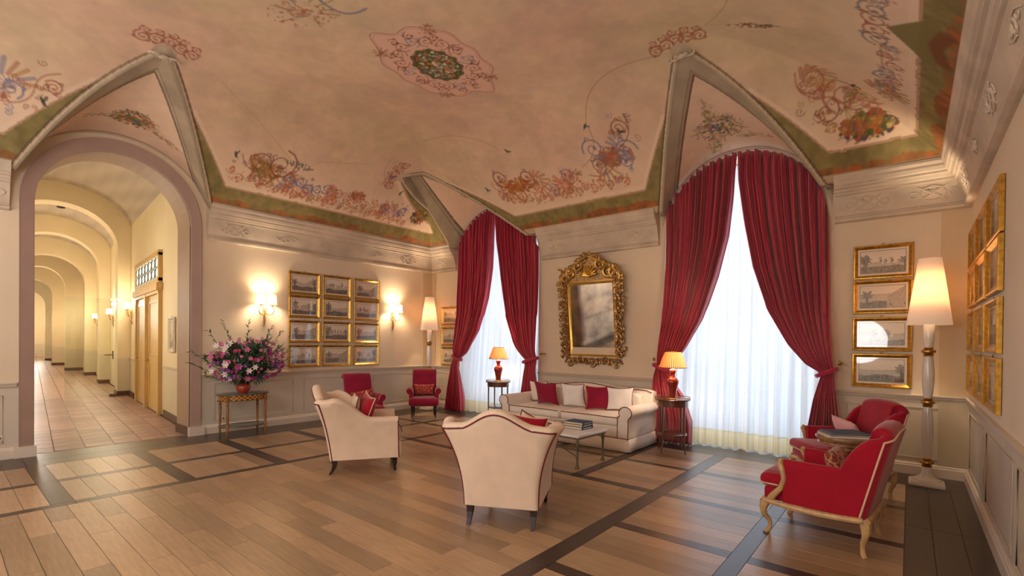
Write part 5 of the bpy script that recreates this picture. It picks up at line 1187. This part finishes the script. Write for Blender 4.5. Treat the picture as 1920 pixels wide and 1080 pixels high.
# small book table between the crimson chairs
bt = thing('round_book_table', 'small round pedestal table between the crimson armchairs', 'table', (8.0, -2.07, 0))
MB().lathe([(.19, .61), (.2, .615), (.195, .63), (.215, .65), (.22, .668), (.215, .68), (.002, .68)], 36).build('table_top', mat('inlaid_top', srgb(146, 108, 72), .3, noise=.4, nscale=30), bt)
MB().lathe([(.09, .56), (.1, .60), (.17, .612), (.002, .613)], 24).build('apron', M_carved, bt)
MB().lathe([(.05, .12), (.03, .16), (.045, .24), (.03, .34), (.025, .5), (.045, .58)], 16).build('pedestal', M_carved, bt)
for k in range(3): MB().tube([(0, 0, .14), (.12*math.cos(k*2.094+.4), .12*math.sin(k*2.094+.4), .10), (.2*math.cos(k*2.094+.4), .2*math.sin(k*2.094+.4), .014)], [.026, .02, .014], 8).build('foot', M_carved, bt)
for i, (h, w, d, cv_, lb) in enumerate(((.016, .34, .25, M_ivory, 'lowest magazine-sized book on the small table between the crimson chairs'), (.014, .33, .24, M_grey, 'middle slim book on the small table between the crimson chairs'), (.012, .31, .23, M_blue, 'dark blue glossy book on top of the small table between the crimson chairs'))):
    book(lb, (8.0, -2.08, .68+[0, .016, .030][i]), .5+.06*i, w, d, h, cv_, 'books on the small round table')

# ------------------------------------------------------------------ floor lamps
def make_floor_lamp(label, loc):
    r = thing('floor_lamp', label, 'lamp', loc, .0, 'tall glass column floor lamps')
    b = MB().rbox(-.15, .15, -.15, .15, 0, .035, .008, 2).rbox(-.13, .13, -.13, .13, .035, .05, .006, 2); b.build('plinth', M_trimwhite, r)
    MB().lathe([(.125, .05), (.125, .065), (.1, .075), (.06, .10), (.045, .13), (.04, .2)], 28).build('base', M_glassw, r)
    def glass_seg(z0, z1, rm):
        V = []; F = []; n = 24; m_ = 12
        for j in range(m_+1):
            t = j/m_; rr_ = lerp(.034, rm, math.sin(PI*t)**.8)
            for i in range(n*2): a = PI*i/n; k = 1 if i % 2 else .93; V.append((rr_*k*math.cos(a), rr_*k*math.sin(a), lerp(z0, z1, t)))
        N = n*2
        for j in range(m_):
            for i in range(N): k = (i+1) % N; F.append((j*N+i, j*N+k, (j+1)*N+k, (j+1)*N+i))
        mesh_obj('glass_column', V, F, M_glassw, r, ang=80)
    def ring(z): MB().lathe([(.03, z-.05), (.042, z-.045), (.045, z-.03), (.036, z-.022), (.058, z-.008), (.062, z+.006), (.056, z+.02), (.034, z+.03), (.04, z+.038), (.034, z+.05)], 20).build('brass_collar', M_brass, r)
    ring(.24); glass_seg(.28, .84, .052); ring(.885); glass_seg(.93, 1.39, .052); ring(1.43); MB().lathe([(.034, 1.47), (.045, 1.56), (.05, 1.72), (.042, 1.74), (.01, 1.745), (.01, 1.98)], 24).build('lamp_cap', M_glassw, r)
    MB().sphere((0, 0, 2.03), .045, 12, 8).build('bulb', M_bulb, r)
    s = MB().lathe([(.192, 1.72), (.098, 2.43)], 40, cap=False).build('lamp_shade', M_shade, r); md = s.modifiers.new('t', 'SOLIDIFY'); md.thickness = .003
    MB().tube([(0, 0, 1.98), (.0, 0, 2.0)], .008, 6).tube([(-.1, 0, 2.42), (.1, 0, 2.42)], .004, 5).build('shade_spider', M_brass, r)
    return r
FR, FLp = (8.60, -.46, 0), (.42, -.42, 0)
f0 = make_floor_lamp('tall floor lamp with glass column and cone shade beside the four engravings', FR)
copy_tree(f0, None, FLp, 0, 'tall floor lamp with cone shade in the far corner behind the plum chair')
for p, e in ((FR, 40), (FLp, 30)):
    point('floor_lamp_light', (p[0], p[1], 2.12), e, WARM, .05)

# ------------------------------------------------------------------ wall sconces
def make_sconce(label, loc, rz, group='hall wall sconces'):
    r = thing('wall_sconce', label, 'lamp', loc, rz, group)      # front = +X
    MB().tube([(.01, 0, -.30), (.03, 0, -.2), (.02, 0, -.1), (.035, 0, 0), (.02, 0, .08), (.01, 0, .12)], [.008, .022, .016, .034, .022, .008], 8).build('backplate', M_goldold, r)
    for sy in (-1, 1):
        a = MB(); a.tube([(.03, 0, -.05), (.07, sy*.04, -.10), (.10, sy*.10, -.09), (.11, sy*.13, -.02), (.11, sy*.11, .03), (.11, sy*.09, .06)], .008, 7)
        a.tube([(.03, 0, 0), (.06, sy*.05, .03), (.05, sy*.08, .0), (.04, sy*.06, -.02)], .006, 6); ar = a.build('arm', M_brass, r)
        MB().lathe([(.006, .05), (.03, .06), (.03, .068), (.01, .075), (.01, .11)], 14, TR(.11, sy*.09, 0)).build('candle_cup', M_brass, ar)
        MB().lathe([(.072, .08), (.062, .235)], 20, TR(.11, sy*.09, 0), cap=False).build('lamp_shade', M_sconceshade, r)
    return r
s0 = make_sconce('double-armed gilt wall sconce above the flower arrangement', (0, -3.71, 2.0), 0)
copy_tree(s0, None, (0, -1.08, 2.0), 0, 'double-armed gilt wall sconce between the engravings and the corner lamp')
for y_ in (-3.71, -1.08):
    point('sconce_light', (.13, y_-.09, 2.14), 11, WARM, .04); point('sconce_light', (.13, y_+.09, 2.14), 11, WARM, .04)
for i, (s, lb) in enumerate(((6.55, 'double gilt sconce beside the corridor double door'), (10.4, 'gilt sconce in the second corridor bay'), (15.2, 'gilt sconce in the third corridor bay'), (19.0, 'gilt sconce in the fourth corridor bay, far off'), (24.5, 'tiny gilt sconce deep in the corridor'))):
    x, y_, z = cor(s, -4.71, 2.12); copy_tree(s0, None, (x, y_, z), -PI/2-.09, lb)['group'] = 'corridor wall sconces'
    x, y_, z = cor(s, -4.90, 2.35); point('sconce_light', (x, y_, z), 15 if i == 0 else 20, (1, .82, .6), .06)
for s in (3.0, 9.3, 14, 22, 30): x, y_, z = cor(s, -6.9, 2.3); point('corridor_fill', (x, y_, z), 44, (1, .92, .8), .1)  # added fill lights along the corridor's left side, no fixtures
point('corridor_fill', cor(37, -6.3, 2.6), 80, (1, .92, .82), .2)  # added fill light to brighten the far end
# corridor pictures
for i, (s, w, h, lb) in enumerate(((1.75, .5, .62, 'pale framed picture just inside the corridor arch'), (9.3, .5, .75, 'dark framed picture in the second corridor bay'), (14.2, .5, .7, 'dark framed picture in the third corridor bay'), (13.2, .45, .7, 'smaller dark framed picture in the third corridor bay'))):
    x, y_, z = cor(s, -4.71, 1.55); framed((x, y_, z), PI-.093+PI, w, h, 400+i, lb, 'corridor pictures', M_trimwhite if i == 0 else M_brown_frame)

# ------------------------------------------------------------------ flower console
cx_, cy_ = .47, -4.21; crz = PI/2
cn = thing('oval_console_table', 'oval console table with chequered gold apron carrying the bouquet', 'table', (cx_, cy_, 0), crz)
a_, b2 = .38, .235; h = .655
MB().lathe([(.94, h-.025), (1, h-.02), (1, h-.006), (.97, h), (.001, h)], 48, Matrix.Diagonal((a_, b2, 1, 1))).build('table_top', M_tabletop, cn)
for q, col_ in enumerate((M_inlay1, M_inlay2)):
    b = MB(); n = 56
    for i in range(n):
        for j in range(3):
            if (i+j) % 2 != q: continue
            a0, a1 = 2*PI*i/n, 2*PI*(i+1)/n; z0, z1 = h-.10+j*.025, h-.10+(j+1)*.025; k = .9
            b.add([(a_*k*math.cos(a), b2*k*math.sin(a), z) for z in (z0, z1) for a in (a0, a1)], [(0, 1, 3, 2)])
    b.build('chequered_apron', col_, cn, smooth=False)
MB().lathe([(.86, h-.105), (.94, h-.105), (.94, h-.099), (.86, h-.099)], 48, Matrix.Diagonal((a_, b2, 1, 1))).build('apron_moulding', M_darkleg, cn)
for sx in (-1, 1):
    for sy in (-1, 1):
        l = MB().lathe([(.008, 0), (.014, .01), (.011, .05), (.017, .07), (.013, .1), (.02, .14), (.022, .16), (.013, .18), (.016, .2), (.021, .46), (.014, .475), (.024, .495), (.014, .515), (.024, .53), (.024, h-.03)], 12).build('leg', M_inlay2 if 0 else mat('gilt_brown_leg', srgb(150, 96, 44), .35, noise=.4, nscale=30), cn); l.location = (sx*a_*.72, sy*b2*.62, 0)
MB().lathe([(.001, .145), (.88, .145), (.9, .15), (.9, .165), (.85, .16), (.001, .16)], 40, Matrix.Diagonal((a_, b2, 1, 1))).build('shelf', M_tabletop, cn)
pot = thing('flower_bowl', 'rust red ceramic bowl holding the bouquet on the oval console', 'vase', (cx_, cy_, h)); MB().lathe([(.05, 0), (.055, .006), (.085, .03), (.105, .075), (.1, .11), (.082, .13), (.09, .14), (.084, .142), (.072, .128), (.08, .1), (.001, .05)], 28).build('bowl', mat('rust_glaze', srgb(176, 64, 40), .15, noise=.15, nscale=8, coat=.5), pot)
bq = thing('flower_bouquet', 'large loose bouquet of pink, purple and white flowers with dark leaves', 'flowers', (cx_+.06, cy_, h+.10))
rg = random.Random(3); CB = Vector((0, 0, .42))
def dome():
    while True:
        v = Vector((rg.uniform(-1, 1), rg.uniform(-1, 1), rg.uniform(-1, 1)))
        if v.length < 1: break
    v.normalize(); return v
def bq_pt(k=1.):
    v = dome(); q = k*rg.uniform(.45, 1)
    return Vector((.38*v.x*q, .58*v.y*q, .42+.36*v.z*q*(1 if v.z > 0 else .85)))
stems = MB(); tips = []
for i in range(110):
    p = bq_pt(1.08)
    if p.x < -.44: p.x = -.44
    tips.append(p); mid = Vector((p.x*.35, p.y*.35, p.z*.62)); stems.tube([(0, 0, -.02), tuple(mid), tuple(p)], [.004, .0035, .002], 4)
stems.build('stems', M_stem, bq)
def leafmesh(b, p, d, L, w):
    d = d.normalized(); s = d.cross(Vector((0, 0, 1)) if abs(d.z) < .9 else Vector((1, 0, 0))).normalized(); u = s.cross(d); q = rg.uniform(-.6, .6); s = (s*math.cos(q)+u*math.sin(q)); u = s.cross(d)
    V = [p, p+d*L*.3+s*w*.8+u*.004, p+d*L*.65+s*w*.7, p+d*L-u*.01, p+d*L*.65-s*w*.7, p+d*L*.3-s*w*.8+u*.004, p+d*L*.5-u*w*.35]
    b.add([tuple(v) for v in V], [(0, 1, 6), (1, 2, 6), (2, 3, 6), (3, 4, 6), (4, 5, 6), (5, 0, 6)])
for nm, m_, cnt in (('leaves', M_leaf, 2300), ('leaves', M_leaf2, 900)):
    b = MB()
    for i in range(cnt):
        t = rg.choice(tips); q = rg.uniform(.45, 1.02); p = Vector((t.x*q, t.y*q, t.z*lerp(.62, 1, q)))+Vector((rg.gauss(0, .025), rg.gauss(0, .025), rg.gauss(0, .025))); d = (p-Vector((0, 0, .15)))+dome()*.35
        leafmesh(b, p, d, rg.uniform(.055, .105), rg.uniform(.010, .018))
    tag(b.build(nm, m_, bq, smooth=False), kind='stuff')
b = MB()   # long outer sprigs
for (dx, dy, dz) in ((.0, -.72, .55), (.05, -.75, .38), (.0, .68, .42), (.1, .66, .58), (.0, -.3, .98), (.0, .05, 1.0), (.1, .35, .92), (.05, -.55, .10), (.1, .5, .85), (0, -.5, .85)):
    for k in range(11):
        t = .55+.045*k; p = Vector((dx*t, dy*t, dz*t**1.0 if dz > .2 else .2*t)); leafmesh(b, p, Vector((rg.uniform(-.5, .5), dy+rg.uniform(-.6, .6), dz*.6+rg.uniform(-.5, .6))), .075, .014)
    b.tube([(0, 0, 0), (dx*.5, dy*.5, dz*.5 if dz > .2 else .15), (dx, dy, dz)], [.004, .003, .002], 4)
tag(b.build('sprigs', M_leaf, bq, smooth=False), kind='stuff')
fl_cache = {}
def flower_mesh(kind, m_):
    b = MB(); n = {'daisy': 9, 'lily': 6, 'cluster': 7}[kind]; R_ = {'daisy': .036, 'lily': .06, 'cluster': .03}[kind]
    for k in range(n):
        a = 2*PI*k/n; d = Vector((math.cos(a), math.sin(a), .35 if kind != 'lily' else .6)); s = Vector((-math.sin(a), math.cos(a), 0)); w = R_*.28 if kind != 'lily' else R_*.25
        P = [Vector((0, 0, 0)), d*R_*.5+s*w, d*R_+Vector((0, 0, -.006)), d*R_*.5-s*w, d*R_*.55+Vector((0, 0, -.004))]; b.add([tuple(v) for v in P], [(0, 1, 4), (1, 2, 4), (2, 3, 4), (3, 0, 4)])
    b.sphere((0, 0, .006), R_*.2, 6, 4); return b
for kind, m_, cnt, lb in (('daisy', M_purple, 60, 'purple daisy-like flower'), ('daisy', M_magenta, 44, 'magenta flower'), ('daisy', M_pink, 52, 'soft pink flower'), ('lily', M_petalw, 16, 'white lily'), ('lily', M_pink, 12, 'pink lily')):
    d0 = None
    for i in range(cnt):
        v = dome(); v.x = abs(v.x)*.8+.1
        z = .42+.34*v.z
        if kind == 'daisy' and m_ is not M_pink: z = .40+.30*v.z-.04
        p = Vector((.40*v.x, .56*v.y, max(.14, z)))
        if d0 is None: o = flower_mesh(kind, m_).build('flower', m_, bq, smooth=False); d0 = o.data
        else: o = bpy.data.objects.new('flower', d0); COL.objects.link(o); o.parent = bq
        o['label'] = lb; o.location = p; o.rotation_euler = Vector((v.x+.5, v.y-.35, v.z*.6+.15)).to_track_quat('Z', 'Y').to_euler(); s_ = rg.uniform(.65, 1.05); o.scale = (s_, s_, s_)
# wall sockets and detectors
def socket(label, loc, rz):
    r = thing('wall_socket', label, 'socket', loc, rz); MB().rbox(0, .008, -.06, .06, -.04, .04, .004, 2).build('plate', M_trimwhite, r)
    for s in (-1, 1): MB().lathe([(.012, 0), (.012, .002)], 10, TR(.008, s*.025, 0) @ Matrix.Rotation(PI/2, 4, 'Y')).build('outlet', M_black, r)
socket('white wall socket behind the console table legs', (0, -4.35, .22), 0); socket('white wall socket left of the corridor arch', (0, -6.8, .26), 0)
x, y_, z = cor(7.0, -6.02, 4.52); sd = thing('smoke_detector', 'small dark detector at the crown of the first corridor arch', 'detector', (x, y_, z)); MB().box(-.03, .03, -.07, .07, 0, .03).build('casing', M_black, sd, smooth=False)
MB().lathe([(.02, -.012), (.03, 0), (.03, .004)], 12).build('sensor_dome', M_iron, sd)
